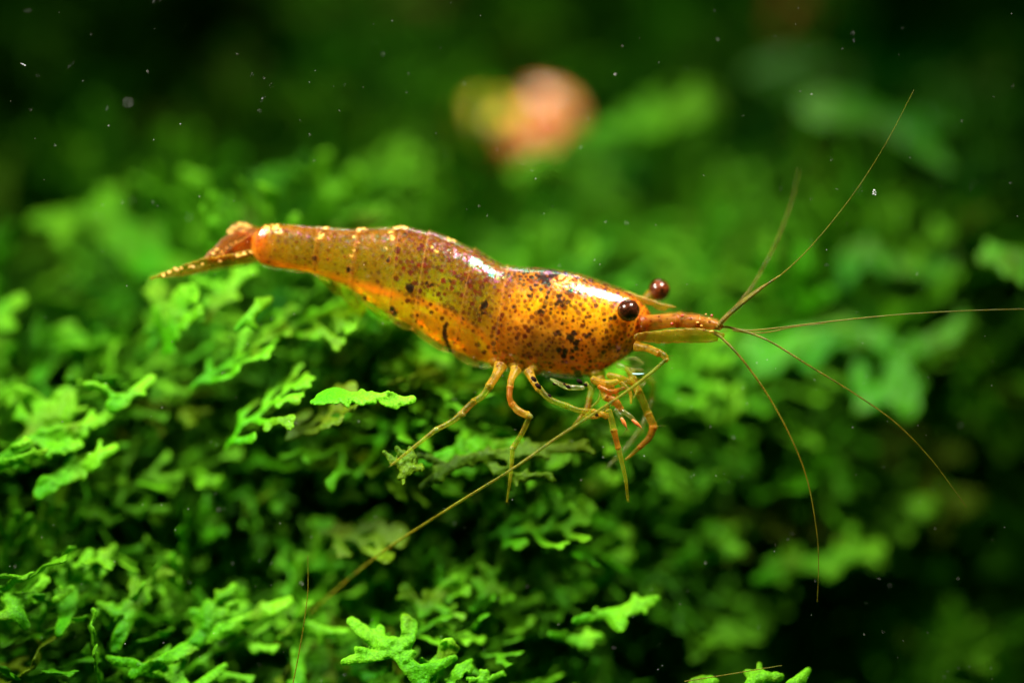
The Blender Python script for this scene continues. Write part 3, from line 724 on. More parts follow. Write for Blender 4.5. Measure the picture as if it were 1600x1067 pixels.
for px, py, d, ang, L, lab, m in [
    (560, 470, 2.6, 10, 1.3, 'forked frond just under the rear half of the abdomen', MOSS),
    (420, 520, 1.7, 20, 1.5, 'slim yellowish frond pointing at the abdomen from below left', MOSS),
    (300, 600, 1.4, 25, 1.6, 'loose frond in the middle of the left carpet', MOSS),
    (350, 700, 1.0, 40, 1.6, 'frond fanning upward over the dark pocket on the left', MOSS),
    (450, 690, .9, 30, 1.2, 'half shaded brownish frond left of the hind leg tip', MOSS_OLD_SHADED),
    (500, 830, 1.6, 5, 1.3, 'dark frond across the hollow under the hind leg', MOSS_OLD_SHADED),
    (250, 560, 1.6, 60, 1.2, 'upright frond below the tail fan in the left carpet', MOSS),
    (560, 560, 2.4, 5, 1.4, 'level frond in the gap beneath the abdomen', MOSS),
    (760, 840, 1.6, 15, 1.6, 'wide frond beneath the second walking leg', MOSS),
    (1000, 640, 3.4, 35, 1.8, 'blurred frond right behind the foremost walking legs', MOSS),
    (1040, 460, 6.0, 25, 2.0, 'blurred dim frond behind the two eyes', MOSS),
    (480, 330, 6.5, 20, 2.0, 'blurred round frond above the back of the abdomen', MOSS),
    (920, 380, 7.0, 10, 2.2, 'blurred frond above the carapace', MOSS)]:
    hero_frond(px, py, d, ang, L, lab, seed=k_, mat=m, tint=.8 if m is MOSS else .4); k_ += 1

# ------------------------------------------------------------------ the shrimp
YC = 0.62                     # the middle plane of the body; its near flank lies in the plane of focus
shrimp = thing('shrimp', P(800, 600, YC), 'amber orange translucent shrimp with dark speckles walking over the moss', 'shrimp')
SO = np.array(shrimp.location)
ST = np.array([  # top x,y  bottom x,y  half width
    (393, 376, 393, 392, 4), (396, 366, 396, 400, 13), (404, 358, 402, 408, 20), (416, 351, 412, 415, 24), (455, 350, 450, 422, 27), (500, 354, 492, 430, 31), (560, 357, 545, 452, 36), (600, 354, 580, 478, 41), (632, 354, 612, 498, 46),
    (690, 367, 660, 524, 53), (742, 389, 706, 552, 58), (795, 415, 768, 574, 62), (850, 420, 828, 583, 66), (900, 427, 884, 590, 66), (950, 443, 928, 588, 61), (988, 458, 962, 570, 52),
    (1008, 476, 990, 549, 36), (1018, 492, 1008, 532, 20), (1020, 505, 1018, 515, 5)], float)
SP = catmull(ST, 1201)
def topx_to_u(x): return int(np.argmin(np.abs(SP[:, 0] - x)))

def loft(i0, i1, nu, nth, scale=1.0, flare=0.0, closed=False, lip=0.0, lobe=0.0):
    ii = np.linspace(i0, i1, nu)
    S = np.stack([np.interp(ii, np.arange(1201), SP[:, k]) for k in range(5)], 1)
    t = np.linspace(0, 1, nu)
    th = np.linspace(0, 2 * np.pi, nth, endpoint=False)
    C = (S[:, 0:2] + S[:, 2:4]) / 2; H = (S[:, 0:2] - S[:, 2:4]) / 2
    f = scale * (1 + flare * (1 - t) ** 2 + lip * np.exp(-(t / .04) ** 2))
    lb = 1 + lobe * (np.sin(np.pi * t) ** .6 - .35)[:, None] * (np.clip(-np.cos(th), 0, 1) ** 2)[None, :]
    cx = C[:, None, :] + (f[:, None] * lb)[..., None] * H[:, None, :] * np.cos(th)[None, :, None]
    sn = np.sin(th); cs = np.cos(th)
    prof = np.sign(sn) * np.abs(sn) ** .85 * (0.86 + 0.16 * cs)
    yy = YC - (f * S[:, 4])[:, None] / PX * prof[None, :]
    X = (cx[..., 0] - 800) / PX; Z = -(cx[..., 1] - 533.5) / PX
    s = (D + YC) / D
    V = np.stack([X * s, yy, Z * s], -1).reshape(-1, 3)
    px = cx[..., 0].ravel(); py = cx[..., 1].ravel()
    I, J = np.meshgrid(np.arange(nu - 1), np.arange(nth), indexing='ij'); I = I.ravel(); J = J.ravel(); J2 = (J + 1) % nth
    Q = np.stack([I * nth + J, I * nth + J2, (I + 1) * nth + J2, (I + 1) * nth + J], 1)
    vrel = np.tile((1 - np.cos(th)) / 2, nu)
    return V, Q, px, py, vrel

LINE = np.array([(400, 405), (440, 418), (500, 430), (560, 445), (600, 457), (650, 470), (700, 490), (750, 520), (780, 560), (830, 640), (1050, 700)], float)
BL = np.array([(642, 452, 8), (546, 422, 6), (520, 445, 5), (571, 465, 5), (615, 483, 6), (618, 491, 6), (755, 480, 7), (760, 474, 5), (755, 490, 3.5), (698, 506, 4), (697, 511, 5), (696, 516, 5), (695, 521, 6.5), (697, 526, 6), (697, 531, 5), (699, 536, 5), (701, 541, 4.5), (703, 546, 4), (705, 550, 3), (653, 493, 3),
    (848, 433, 8.5), (860, 429, 8), (853, 441, 8), (857, 446, 6), (866, 428, 6), (874, 430, 5), (882, 427, 5), (838, 430, 4), (873, 463, 6), (874, 471, 5), (880, 470, 4), (878, 478, 5), (868, 476, 4), (850, 480, 4.5), (843, 488, 5), (848, 489, 4),
    (895, 521, 6), (889, 526, 6), (892, 531, 6), (899, 535, 6.5), (873, 547, 5), (882, 549, 6), (880, 556, 5), (898, 544, 5), (893, 548, 5), (920, 522, 5), (915, 526, 4.5), (924, 517, 4), (871, 519, 4), (875, 523, 3.5),
    (916, 459, 4), (905, 459, 4), (893, 455, 5), (887, 456, 4), (835, 447, 4), (827, 463, 4), (831, 461, 3), (830, 453, 3), (803, 480, 4), (902, 582, 8), (905, 590, 7), (909, 598, 6), (877, 507, 3.5), (853, 466, 4), (857, 458, 4), (829, 449, 3),
    (959, 497, 5), (952, 498, 4), (943, 501, 4), (893, 558, 4), (812, 432, 3), (818, 428, 4), (804, 430, 3), (826, 426, 3.5), (912, 438, 4), (903, 435, 3.5), (925, 440, 3), (730, 442, 3.5), (705, 440, 3.5), (676, 446, 4), (668, 443, 3.5), (686, 447, 3),
    (608, 409, 4), (610, 404, 3), (634, 366, 3), (640, 363, 3), (622, 388, 3), (632, 376, 3), (540, 402, 3), (493, 404, 5), (514, 407, 3)], float)
GOLDS = np.array([(420, 357, 10), (432, 355, 8), (438, 362, 7), (412, 365, 5), (509, 356, 7), (504, 367, 6), (501, 375, 6), (568, 357, 8), (562, 360, 5), (554, 371, 3), (551, 400, 4), (555, 392, 3), (563, 380, 2.5),
    (622, 356, 8), (634, 355, 7), (612, 366, 6), (615, 374, 5), (604, 390, 3.5), (703, 373, 6), (710, 376, 5), (678, 388, 5), (684, 393, 5), (560, 386, 2.5), (878, 437, 9), (889, 440, 10), (868, 441, 7), (900, 436, 7), (884, 450, 5), (873, 449, 5), (905, 444, 5)], float)

def paint(V, px, py, vrel):
    """pigment of the flesh, by place on the body"""
    n = len(px)
    def c(r, g, b): return srgb(r, g, b)[None, :]
    ly = np.interp(px, LINE[:, 0], LINE[:, 1])
    dorsal = c(182, 118, 26); olive = c(160, 140, 22); belly = c(226, 186, 24); orange = c(234, 130, 18); yel = c(255, 186, 18); deep = c(222, 124, 22)
    car = np.clip((px - 745 + 0.25 * (py - 480)) / 70, 0, 1)[:, None]
    t = np.clip((vrel - .12) / .22, 0, 1)[:, None]
    col = dorsal * (1 - t) + olive * t
    below = np.clip((py - ly) / 10, 0, 1)[:, None]
    col = col * (1 - below) + belly * below
    ln = np.exp(-((py - ly) / 8.5) ** 2)[:, None] * (0.55 + .45 * vnoise(px, py, .03, 2))[:, None] * (px < 790)[:, None] * .8
    col = col * (1 - ln) + orange * ln
    n1 = vnoise(px, py, .022, 8)[:, None]
    g1 = np.clip(np.exp(-(((px - 835) / 60) ** 2 + ((py - 475) / 30) ** 2)) + np.exp(-(((px - 925) / 55) ** 2 + ((py - 485) / 38) ** 2)) + .5 * np.exp(-(((px - 960) / 40) ** 2 + ((py - 520) / 30) ** 2)), 0, 1)[:, None]  # yellow patches paint the light glowing through the carapace
    cc = deep * (1 - g1) + yel * g1
    ol = (np.clip(n1 - .33, 0, 1) * 1.6) * (1 - g1)
    cc = cc * (1 - ol) + c(140, 104, 26) * ol
    # paler folds running along the gill cover
    fold = np.exp(-((py - (490 + .35 * (px - 780))) / 5) ** 2)[:, None] * ((px > 780) & (px < 900))[:, None] * .6
    fold2 = np.exp(-((py - (545 - .0 * (px - 900) + 10 * np.sin((px - 900) / 30))) / 4) ** 2)[:, None] * ((px > 880) & (px < 975))[:, None] * .5
    cc = cc * (1 - fold) + c(250, 190, 60) * fold
    cc = cc * (1 - fold2) + c(250, 190, 70) * fold2
    col = col * (1 - car) + cc * car
    tail = np.exp(-(((px - 402) / 26) ** 2 + ((py - 385) / 40) ** 2))[:, None]
    col = col * (1 - tail) + c(214, 120, 20) * tail
    col = col * (0.82 + .36 * vnoise(px, py, .05, 4)[:, None])
    col = col * (0.78 + .44 * vnoise(px * 6 + .35 * (py - 400) * 6, py, .035, 14)[:, None])
    clear = np.clip(.70 * (1 - car[:, 0]) * (1 - ln[:, 0]) + .22 * below[:, 0] * (1 - car[:, 0]) + .14 - .3 * tail[:, 0], 0, .78)
    return col, clear

V, Q, px, py, vr = loft(0, 1200, 300, 96, .93)
col, clear = paint(V, px, py, vr)
nth = 96
capa = np.arange(nth)[::-1]; capb = 299 * nth + np.arange(nth)
me = mesh('flesh', V - SO, [tuple(q) for q in Q.tolist()] + [tuple(capa.tolist()), tuple(capb.tolist())], True, {'Col': col, 'clear': clear})
flesh = link('flesh', me, shrimp, FLESH)
flesh['label'] = 'orange and olive flesh glowing through the clear shell'

# chromatophores: dots scattered over the shell
rs = np.random.default_rng(5)
SPOTS = []
Vd, _, pxd, pyd, vrd = loft(0, 1190, 500, 220, 1.0)
prob = np.where(pxd > 770, 1.0, np.where(pxd > 620, .8, .35)) * np.where(vrd < .85, 1, .4)
lyd = np.interp(pxd, LINE[:, 0], LINE[:, 1])
prob *= np.where((pyd > lyd + 4) & (pxd < 790), .12, 1)
# even density over area: weight by ring circumference
idx = rs.permutation(len(Vd))
grid = {}
for i in idx[:70000]:
    if rs.random() > prob[i]: continue
    p = Vd[i]; dmin = rs.uniform(.05, .135) if pxd[i] > 640 else rs.uniform(.08, .16)
    key = tuple((p / .16).astype(int)); ok = True
    for a in (-1, 0, 1):
        for b in (-1, 0, 1):
            for c in (-1, 0, 1):
                for q in grid.get((key[0] + a, key[1] + b, key[2] + c), ()):
                    if (p[0] - q[0]) ** 2 + (p[1] - q[1]) ** 2 + (p[2] - q[2]) ** 2 < dmin * dmin: ok = False; break
                if not ok: break
            if not ok: break
        if not ok: break
    if not ok: continue
    grid.setdefault(key, []).append(p)
    near_black = vrd[i] < .42 and 800 < pxd[i] < 900
    SPOTS.append((p, (.015 + .032 * rs.random() ** 1.6) * (1.15 if near_black else 1) * (.8 if pxd[i] < 620 else 1.08 if pxd[i] < 790 else 1), (1.0 if near_black and rs.random() < .7 else rs.uniform(.0, .6)), rs.uniform(.5, 1) if pxd[i] > 620 else rs.uniform(.2, .7)))
kd = KDTree(len(SPOTS))
for i, s in enumerate(SPOTS): kd.insert(Vector(s[0]), i)
kd.balance()
print('spots', len(SPOTS))

def shell_paint(V, px, py):
    n = len(V)
    col = np.tile(srgb(200, 110, 20), (n, 1)); al = np.full(n, .06); gold = np.zeros(n)
    red = srgb(96, 24, 3); blk = srgb(28, 8, 4)
    wob = .75 + .5 * vnoise(px, py, .35, 12)
    for i in range(n):
        co, k, dist = kd.find(V[i])
        r = SPOTS[k][1] * wob[i]
        a = 1 / (1 + math.exp((dist - r) / .0045))
        if a > .02:
            col[i] = red * (1 - SPOTS[k][2]) + blk * SPOTS[k][2]
            al[i] = max(al[i], a * SPOTS[k][3])
    w2 = .6 + .8 * vnoise(px, py, .22, 31)
    for bx, by, r in BL:
        dist = np.hypot(px - bx, py - by)
        m = dist < r * 1.6
        a = 1 / (1 + np.exp((dist[m] - r * .85 * w2[m]) / .5))
        col[m] = col[m] * (1 - a[:, None]) + blk * a[:, None]; al[m] = np.maximum(al[m], a * .97)
    for gx, gy, r in GOLDS:
        dist = np.hypot(px - gx, py - gy)
        m = dist < r * 1.6
        a = np.clip(1.2 - dist[m] / r, 0, 1) * (vnoise(px[m], py[m], .33, 41) > .42) * .9
        m2 = np.nonzero(m)[0]
        m2 = m2[a > al[m2] * .3]; aa = a[a > al[m] * .3]
        col[m2] = col[m2] * (1 - aa[:, None]) + srgb(255, 206, 96) * aa[:, None]; al[m2] = np.maximum(al[m2], aa); gold[m2] = np.maximum(gold[m2], aa * .35)
    return col, al, gold

def edge_line(col, al, t):
    """the thickened, paler hind rim of a shell plate and the thin dark seam in front of it"""
    a = np.exp(-((t - .015) / .02) ** 2) * .16
    b = np.exp(-((t - .075) / .03) ** 2) * .30
    for w, c in ((a, srgb(225, 160, 60)), (b, srgb(90, 38, 8))):
        al0 = al.copy(); al = np.maximum(al, w)
        k = (w / np.maximum(w + al0 * .8, 1e-6))[:, None] * (w > .04)[:, None]
        col = col * (1 - k) + c * k
    return col, al

bounds = [402, 500, 562, 628, 674, 745, 797]
for a, b in reversed(list(zip(bounds[:-1], bounds[1:]))):
    i0 = topx_to_u(a) - (0 if a == 402 else 5); i1 = topx_to_u(b) + 4
    i0 = max(i0, 0)
    nu = int((i1 - i0) / 1200 * 480) + 8
    V, Q, px, py, vr = loft(i0, i1, nu, 230, .985, .040, lip=.006, lobe=.13)
    col, al, gold = shell_paint(V, px, py)
    col, al = edge_line(col, al, np.repeat(np.linspace(0, 1, nu), 230))
    me = mesh('abdomen_segment', V - SO, Q, True, {'Col': col, 'pigment': al, 'gold': gold})
    o = link('abdomen_segment', me, shrimp, SHELL)
i0 = topx_to_u(795) - 4
V, Q, px, py, vr = loft(i0, 1196, 250, 260, 1.0, .012)
col, al, gold = shell_paint(V, px, py)
col, al = edge_line(col, al, np.repeat(np.linspace(0, 1, 250), 260) * 3.2)
me = mesh('carapace', V - SO, Q, True, {'Col': col, 'pigment': al, 'gold': gold})
carapace = link('carapace', me, shrimp, SHELL)
carapace['label'] = 'glossy speckled carapace with gold patch and black blotches on top'

def tube(pts, rad, depth, n=24, ns=10, bead=0.0, bead_n=0, cap=True):
    """tapered round limb through photo points; pts px, rad px, depth list"""
    p3 = np.array([P(x, y, d) for (x, y), d in zip(pts, depth)])
    c = catmull(p3, n)
    r = np.interp(np.linspace(0, 1, n), np.linspace(0, 1, len(rad)), rad) / PX * (.76 if max(rad) > 5 else .80)
    if bead:
        r = r * (1 + bead * np.sin(np.linspace(0, 2 * np.pi * bead_n, n)))
    T = np.gradient(c, axis=0); T /= np.maximum(np.linalg.norm(T, axis=1, keepdims=True), 1e-9)
    Nn = np.zeros_like(T); ref = np.array([0, 1, 0.])
    Nn = np.cross(T, ref); bad = np.linalg.norm(Nn, axis=1) < .1
    Nn[bad] = np.cross(T[bad], [1, 0, 0.]); Nn /= np.linalg.norm(Nn, axis=1, keepdims=True)
    B = np.cross(T, Nn)
    th = np.linspace(0, 2 * np.pi, ns, endpoint=False)
    V = c[:, None] + r[:, None, None] * (np.cos(th)[None, :, None] * Nn[:, None] + np.sin(th)[None, :, None] * B[:, None])
    V = V.reshape(-1, 3)
    F = []
    for i in range(n - 1):
        for j in range(ns):
            k = (j + 1) % ns
            F.append((i * ns + j, i * ns + k, (i + 1) * ns + k, (i + 1) * ns + j))
    V = np.vstack([V, c[0] - T[0] * r[0] * .6, c[-1] + T[-1] * r[-1] * .8])
    a = n * ns; b = a + 1
    for j in range(ns):
        k = (j + 1) % ns
        F.append((k, j, a)); F.append(((n - 1) * ns + j, (n - 1) * ns + k, b))
    return V, F

def local_obj(name, V, F, parent, mat, org=None):
    """org: world origin of the parent chain (all children share the shrimp's frame)"""
    return link(name, mesh(name, np.asarray(V) - SO, F), parent, mat)

def limb(segs, label=None, name='leg', sub='leg_segment', setae=None):
    """first segment carries the name, the others are its sub-parts"""
    first = None
    for k, (pts, rad, dep, mat) in enumerate(segs):
        rad = list(np.interp(np.linspace(0, 1, 13), np.linspace(0, 1, len(rad)), rad) * (.92 + .2 * np.abs(np.linspace(-1, 1, 13)) ** 5))
        V, F = tube(pts, rad, dep, n=max(14, 9 * len(pts)), ns=12)
        o = local_obj(name if k == 0 else sub, V, F, shrimp if k == 0 else first, mat)
        if k == 0:
            first = o
    if label: first['label'] = label
    return first

def hairs(parent, specs, r=.5, name='bristles', mat=None):
    Vs, Fs, off = [], [], 0
    for (x, y), (x2, y2), d in specs:
        V, F = tube([(x, y), ((x + x2) / 2 + .4, (y + y2) / 2), (x2, y2)], [r, r * .7, r * .25], [d] * 3, n=4, ns=4)
        Vs.append(V); Fs += [tuple(i + off for i in f) for f in F]; off += len(V)
    return local_obj(name, np.vstack(Vs), Fs, parent, mat or WHIP)

def ring_joint(parent, x, y, d, r):
    V, F = tube([(x - r * .5, y - r * .2), (x, y), (x + r * .5, y + r * .2)], [r * .8, r, r * .8], [d] * 3, n=7, ns=12)
    return local_obj('joint', V, F, parent, CLEAR)

# --- walking legs
hind = limb([([(782, 572), (774, 588), (764, 604)], [13, 10, 8.5], [.25, .1, 0], LIMB),
             ([(766, 602), (754, 618), (740, 628)], [8.5, 7, 7], [0, 0, -.02], LIMB_PALE),
             ([(741, 627), (730, 637), (721, 647)], [7, 7.5, 7], [-.02, 0, 0], LIMB),
             ([(721, 647), (705, 659), (682, 671)], [6.6, 6.2, 5.2], [0, 0, 0], LIMB_PALE),
             ([(683, 670), (655, 692), (632, 710), (611, 727)], [5.2, 4.2, 3.4, 2], [0, 0, .02, .05], LIMB_PALE)], 'hindmost walking leg stretched back down to the moss')
ring_joint(hind, 721, 647, -.02, 7.5); ring_joint(hind, 682, 671, -.01, 5.6)
hairs(hind, [((660 + i * 9, 690 - i * 6.5), (656 + i * 9, 684 - i * 6.5), 0) for i in range(8)] + [((614, 724), (608, 722), 0), ((613, 726), (606, 730), 0)])
second = limb([([(806, 578), (799, 592), (797, 606)], [11, 8, 7], [.25, .1, .05], LIMB),
               ([(797, 605), (796, 620), (800, 632)], [7, 6.2, 7], [.05, 0, 0], LIMB_RED),
               ([(800, 631), (810, 642), (825, 649)], [7.2, 8.5, 8], [0, -.03, -.05], LIMB),
               ([(827, 650), (818, 672), (802, 699)], [6, 6, 5.4], [-.05, -.03, 0], LIMB_PALE),
               ([(801, 699), (799, 730), (796, 755), (792, 784)], [4.8, 4, 3.3, 1.6], [0, 0, 0, 0], LIMB_PALE)], 'second walking leg from the tail bent at the knee')
ring_joint(second, 826, 650, -.06, 7.5); ring_joint(second, 801, 700, -.01, 5.4)
hairs(second, [((793, 780), (789, 786), 0), ((793, 782), (795, 789), 0), ((795, 757), (791, 754), 0), ((797, 740), (793, 737), 0)])
third = limb([([(826, 580), (834, 596), (842, 608)], [10, 8, 7], [.3, .15, .1], LIMB),
              ([(842, 607), (860, 624), (885, 634)], [7, 6.6, 6.2], [.1, .05, .05], LIMB_PALE),
              ([(885, 634), (905, 641), (926, 643)], [6.2, 6, 6], [.05, .05, .05], LIMB_PALE),
              ([(926, 643), (938, 646), (948, 650)], [6, 6, 7], [.05, .05, .05], LIMB)], 'third walking leg arching forward with black flecks near the body')
for (x, y, r) in ((834, 592, 5.5), (841, 603, 6), (859, 618, 3.5), (931, 647, 4.5)):
    V, F = tube([(x - r * .6, y - r * .5), (x, y), (x + r * .6, y + r * .6)], [r * .5, r * .8, r * .5], [-.04, -.05, -.04], n=8, ns=8)
    local_obj('dark_fleck', V, F, third, simple_mat('black_fleck', (0.012, 0.004, 0.003), .7, .05))
far1 = limb([([(930, 594), (924, 610), (921, 624)], [9, 7, 6], [.6, .5, .45], LIMB_PALE),
             ([(921, 623), (918, 636), (913, 645)], [6, 7, 6], [.45, .4, .35], LIMB),
             ([(913, 644), (905, 654), (896, 664)], [5, 4, 2], [.35, .3, .3], LIMB)], 'short folded leg pointing back under the carapace')
fourth = limb([([(938, 592), (943, 608), (948, 622)], [10, 9, 9], [.35, .2, .15], LIMB),
               ([(948, 620), (962, 628), (970, 640)], [9, 9, 7], [.15, .1, .1], LIMB_RED),
               ([(950, 642), (956, 658), (959, 673)], [8, 7, 7], [.05, .02, 0], LIMB_PALE),
               ([(959, 672), (963, 688), (966, 700)], [7, 6.5, 6], [0, 0, 0], LIMB_RED),
               ([(966, 699), (973, 728), (978, 752), (981, 783)], [5.4, 4.6, 3.8, 2], [0, 0, 0, .02], LIMB_PALE)], 'fourth walking leg hanging straight down with a red band')
hairs(fourth, [((980, 774), (985, 776), 0), ((979, 770), (975, 772), 0), ((981, 779), (984, 786), 0), ((976, 750), (972, 752), 0), ((962, 680), (954, 684), 0), ((964, 686), (957, 691), 0)])
fifth = limb([([(985, 580), (991, 598), (997, 612)], [9, 9, 8.5], [.5, .35, .3], LIMB),
              ([(997, 611), (1005, 628), (1013, 648)], [8.6, 8.5, 8], [.3, .3, .3], LIMB_PALE),
              ([(1012, 646), (1018, 658), (1022, 668)], [8.5, 8.8, 8], [.3, .3, .3], LIMB),
              ([(1021, 667), (1014, 684), (999, 699)], [8.5, 7.5, 5.5], [.3, .3, .3], LIMB_RED),
              ([(1000, 698), (989, 708), (977, 718)], [5.4, 3.8, 1.6], [.3, .3, .3], LIMB)], 'foremost leg folded like a hook with a russet forearm')
hairs(fifth, [((1026, 665), (1040, 666), .3), ((1024, 660), (1033, 652), .3)])
sixth = limb([([(1005, 585), (1020, 602), (1018, 625)], [7, 6, 5], [.9, .9, .9], LIMB_PALE),
              ([(1018, 624), (1006, 660), (990, 686)], [5, 6, 5], [.9, .8, .8], CLEAR),
              ([(990, 686), (972, 706), (946, 733)], [4.5, 4, 2], [.8, .8, .8], CLEAR)], 'pale far leg behind the hooked one')
# small pincers with orange tips
for pts, tipc in (([(962, 640), (970, 652), (978, 666)], (971, 653, 979, 668)), ([(966, 640), (984, 650), (1000, 668)], (988, 656, 1002, 668))):
    V, F = tube(pts, [6, 5, 3.4], [.1, .05, .05], n=16, ns=10)
    claw = local_obj('pincer', V, F, shrimp, CLEAR)
    V, F = tube([(tipc[0], tipc[1]), ((tipc[0] + tipc[2]) / 2, (tipc[1] + tipc[3]) / 2), (tipc[2], tipc[3])], [2.5, 4, 1.2], [0, 0, 0], n=8, ns=8)
    local_obj('pincer_tip', V, F, claw, simple_mat('orange_tip', (0.9, 0.2, 0.04), .3, .6, sss=.3))
    hairs(claw, [((tipc[2], tipc[3]), (tipc[2] + i * 3 - 9, tipc[3] + 16 - abs(i) * .8), 0) for i in range(7)], r=.4)

# --- mouthparts and under-head plates
mouth = []
for pts, rad, dep, mat in [
    ([(925, 592), (945, 600), (965, 596)], [10, 13, 8], [.2, .15, .15], LIMB), ([(950, 586), (972, 592), (990, 600)], [9, 10, 7], [.3, .3, .3], LIMB),
    ([(965, 570), (985, 578), (1004, 578)], [8, 7, 4], [.35, .35, .35], CLEAR), ([(975, 562), (992, 560), (1005, 568)], [5, 5, 3], [.4, .4, .4], CLEAR),
    ([(935, 604), (955, 612), (975, 606)], [6, 8, 5], [.1, .1, .1], LIMB_RED), ([(990, 600), (1000, 604), (1008, 598)], [5, 6, 4], [.4, .4, .4], CLEAR),
    ([(860, 592), (885, 604), (912, 606)], [3, 9, 6], [.1, .05, .1], CLEAR)]:
    V, F = tube(pts, [q * .72 for q in rad], dep, n=18, ns=14)
    mouth.append(local_obj('mouthpart', V, F, shrimp, mat))
for (x, y, r, d) in ((888, 604, 4.5, -.03), (882, 600, 3, -.03), (906, 596, 6, -.02), (915, 601, 4, -.02), (866, 600, 3, -.01)):
    V, F = tube([(x - r * .7, y - r * .3), (x, y), (x + r * .6, y + r * .5)], [r * .5, r * .8, r * .4], [d] * 3, n=8, ns=8)
    local_obj('dark_fleck', V, F, mouth[0], bpy.data.materials['black_fleck'])
for pts, rad in [([(915, 598), (925, 612), (918, 628)], [4, 3, 1.5]), ([(940, 606), (936, 624), (924, 636)], [4, 3, 1.5]), ([(955, 604), (964, 618), (956, 634)], [5, 4, 2]),
                 ([(970, 598), (984, 612), (986, 630)], [5, 4, 2]), ([(985, 592), (996, 606), (990, 622)], [4, 3, 1.5]), ([(950, 634), (935, 650), (915, 652)], [5, 4, 2.5]), ([(930, 640), (915, 650), (900, 660)], [4, 3, 1.5]),
                 ([(978, 576), (992, 590), (1008, 596)], [4, 3, 1.5])]:
    V, F = tube(pts, rad, [.2, .16, .12], n=16, ns=10)
    local_obj('mouthpart', V, F, shrimp, LIMB if rad[0] > 4 else LIMB_PALE)
glint_mat = simple_mat('painted_wet_glint', (0.35, 0.6, 0.6), .1, 1.0, 6, .2)  # pale tone for a sliver shaped as the wet highlight by the mouth
V, F = tube([(988, 584), (997, 585), (1006, 584)], [1.2, 2.6, 1.2], [.1, .1, .1], n=8, ns=8); local_obj('mouth_glint', V, F, shrimp, glint_mat)
hairs(mouth[2], [((985 + i * 3, 574), (992 + i * 5, 566 - i), .3) for i in range(5)] + [((1012, 575 + i * 3), (1028, 573 + i * 5), .3) for i in range(6)], r=.4)

# --- eyes
EYE = simple_mat('eye_cornea', (0.040, 0.009, 0.004), .2, .5, 22, .8, bump=0)
EYE_F = simple_mat('far_eye_cornea', (0.10, 0.022, 0.006), .18, .5, 16, 1.0, bump=0)
def uv_sphere(c, r, nu=28, nv=18, sq=(1, 1, 1)):
    V, F = [], []
    for i in range(nv + 1):
        a = math.pi * i / nv
        for j in range(nu):
            b = 2 * math.pi * j / nu
            V.append((c[0] + r * sq[0] * math.sin(a) * math.cos(b), c[1] + r * sq[1] * math.sin(a) * math.sin(b), c[2] + r * sq[2] * math.cos(a)))
    for i in range(nv):
        for j in range(nu):
            k = (j + 1) % nu
            F.append((i * nu + j, (i + 1) * nu + j, (i + 1) * nu + k, i * nu + k))
    return np.array(V), F
def eye(x, y, d, r, stalk, mat, lab):
    V, F = uv_sphere(P(x, y, d), r / PX)
    e = local_obj('eye', V, F, shrimp, mat)
    e['label'] = lab
    V, F = tube([(a, b) for a, b, _ in stalk], [11, 13.5, 14.5], [c for _, _, c in stalk], n=14, ns=20)
    local_obj('eyestalk', V, F, e, LIMB)
    # clear rim round the cornea
    V, F = uv_sphere(P(x, y, d) , r * 1.06 / PX)
    V = np.array(V)
    rim = mesh('eye_film', V - SO, F); link('eye_film', rim, e, FILM)
    return e
m_, nt_, out_ = new_mat('eye_film_clear')
gl_ = N(nt_, 'ShaderNodeBsdfGlossy', Roughness=0.08); tr_ = N(nt_, 'ShaderNodeBsdfTransparent'); tr_.inputs[0].default_value = (1, .93, .85, 1)
lw_ = N(nt_, 'ShaderNodeLayerWeight', Blend=0.12); mx_ = N(nt_, 'ShaderNodeMixShader')
cl_ = N(nt_, 'ShaderNodeMath', _operation='MULTIPLY_ADD'); cl_.inputs[1].default_value = .5; cl_.inputs[2].default_value = .03
nt_.links.new(lw_.outputs['Fresnel'], cl_.inputs[0]); nt_.links.new(cl_.outputs[0], mx_.inputs[0])
nt_.links.new(tr_.outputs[0], mx_.inputs[1]); nt_.links.new(gl_.outputs[0], mx_.inputs[2]); nt_.links.new(mx_.outputs[0], out_.inputs[0])
FILM = m_
eye(982, 485, .02, 17, [(968, 482, .5), (975, 484, .3), (981, 485, .12)], EYE, 'near eye, black-brown and glossy')
eye(1030, 453, .75, 16.5, [(1008, 470, .75), (1014, 466, .75), (1022, 459, .76)], EYE_F, 'far eye, reddish brown on its stalk above the snout')

# --- rostrum, head spines
def blade(name, strokes, d, a, b, mat, thick, parent=None, k=.012, wd=.05, cell=.014, seed=2):
    s = (D + d) / D / PX
    bx, by = strokes[0][0][0]
    segs = []
    for pts, rr in strokes:
        segs += stroke([((x - bx) * s, -(y - by) * s) for x, y in pts], [v * s for v in rr], 0)
    U, Vv, Wv, dd, Q, ids = blob_mesh(segs, cell, k=k, thick=thick, wd=wd)
    A = np.array([1, b, 0.]); B = np.array([0, a, 1.]); Nn = np.cross(A, B); Nn /= np.linalg.norm(Nn)
    Vw = P(bx, by, d) + U[:, None] * A + Vv[:, None] * B + Wv[:, None] * Nn
    return link(name, mesh(name, Vw - SO, Q), parent or shrimp, mat)
ros = blade('rostrum', [([(975, 459), (1000, 467), (1020, 473)], [5, 4.2, 3.6]), ([(1018, 473), (1036, 478), (1056, 480)], [3.6, 2.8, .7]), ([(1026, 480), (1040, 484)], [3, 1.5])], .45, 0, 0, LIMB, .02)
hairs(ros, [((1005 + i * 8, 465 + i * 2.4), (1010 + i * 8, 463 + i * 2.4), .5) for i in range(5)], r=.8, name='rostrum_teeth')
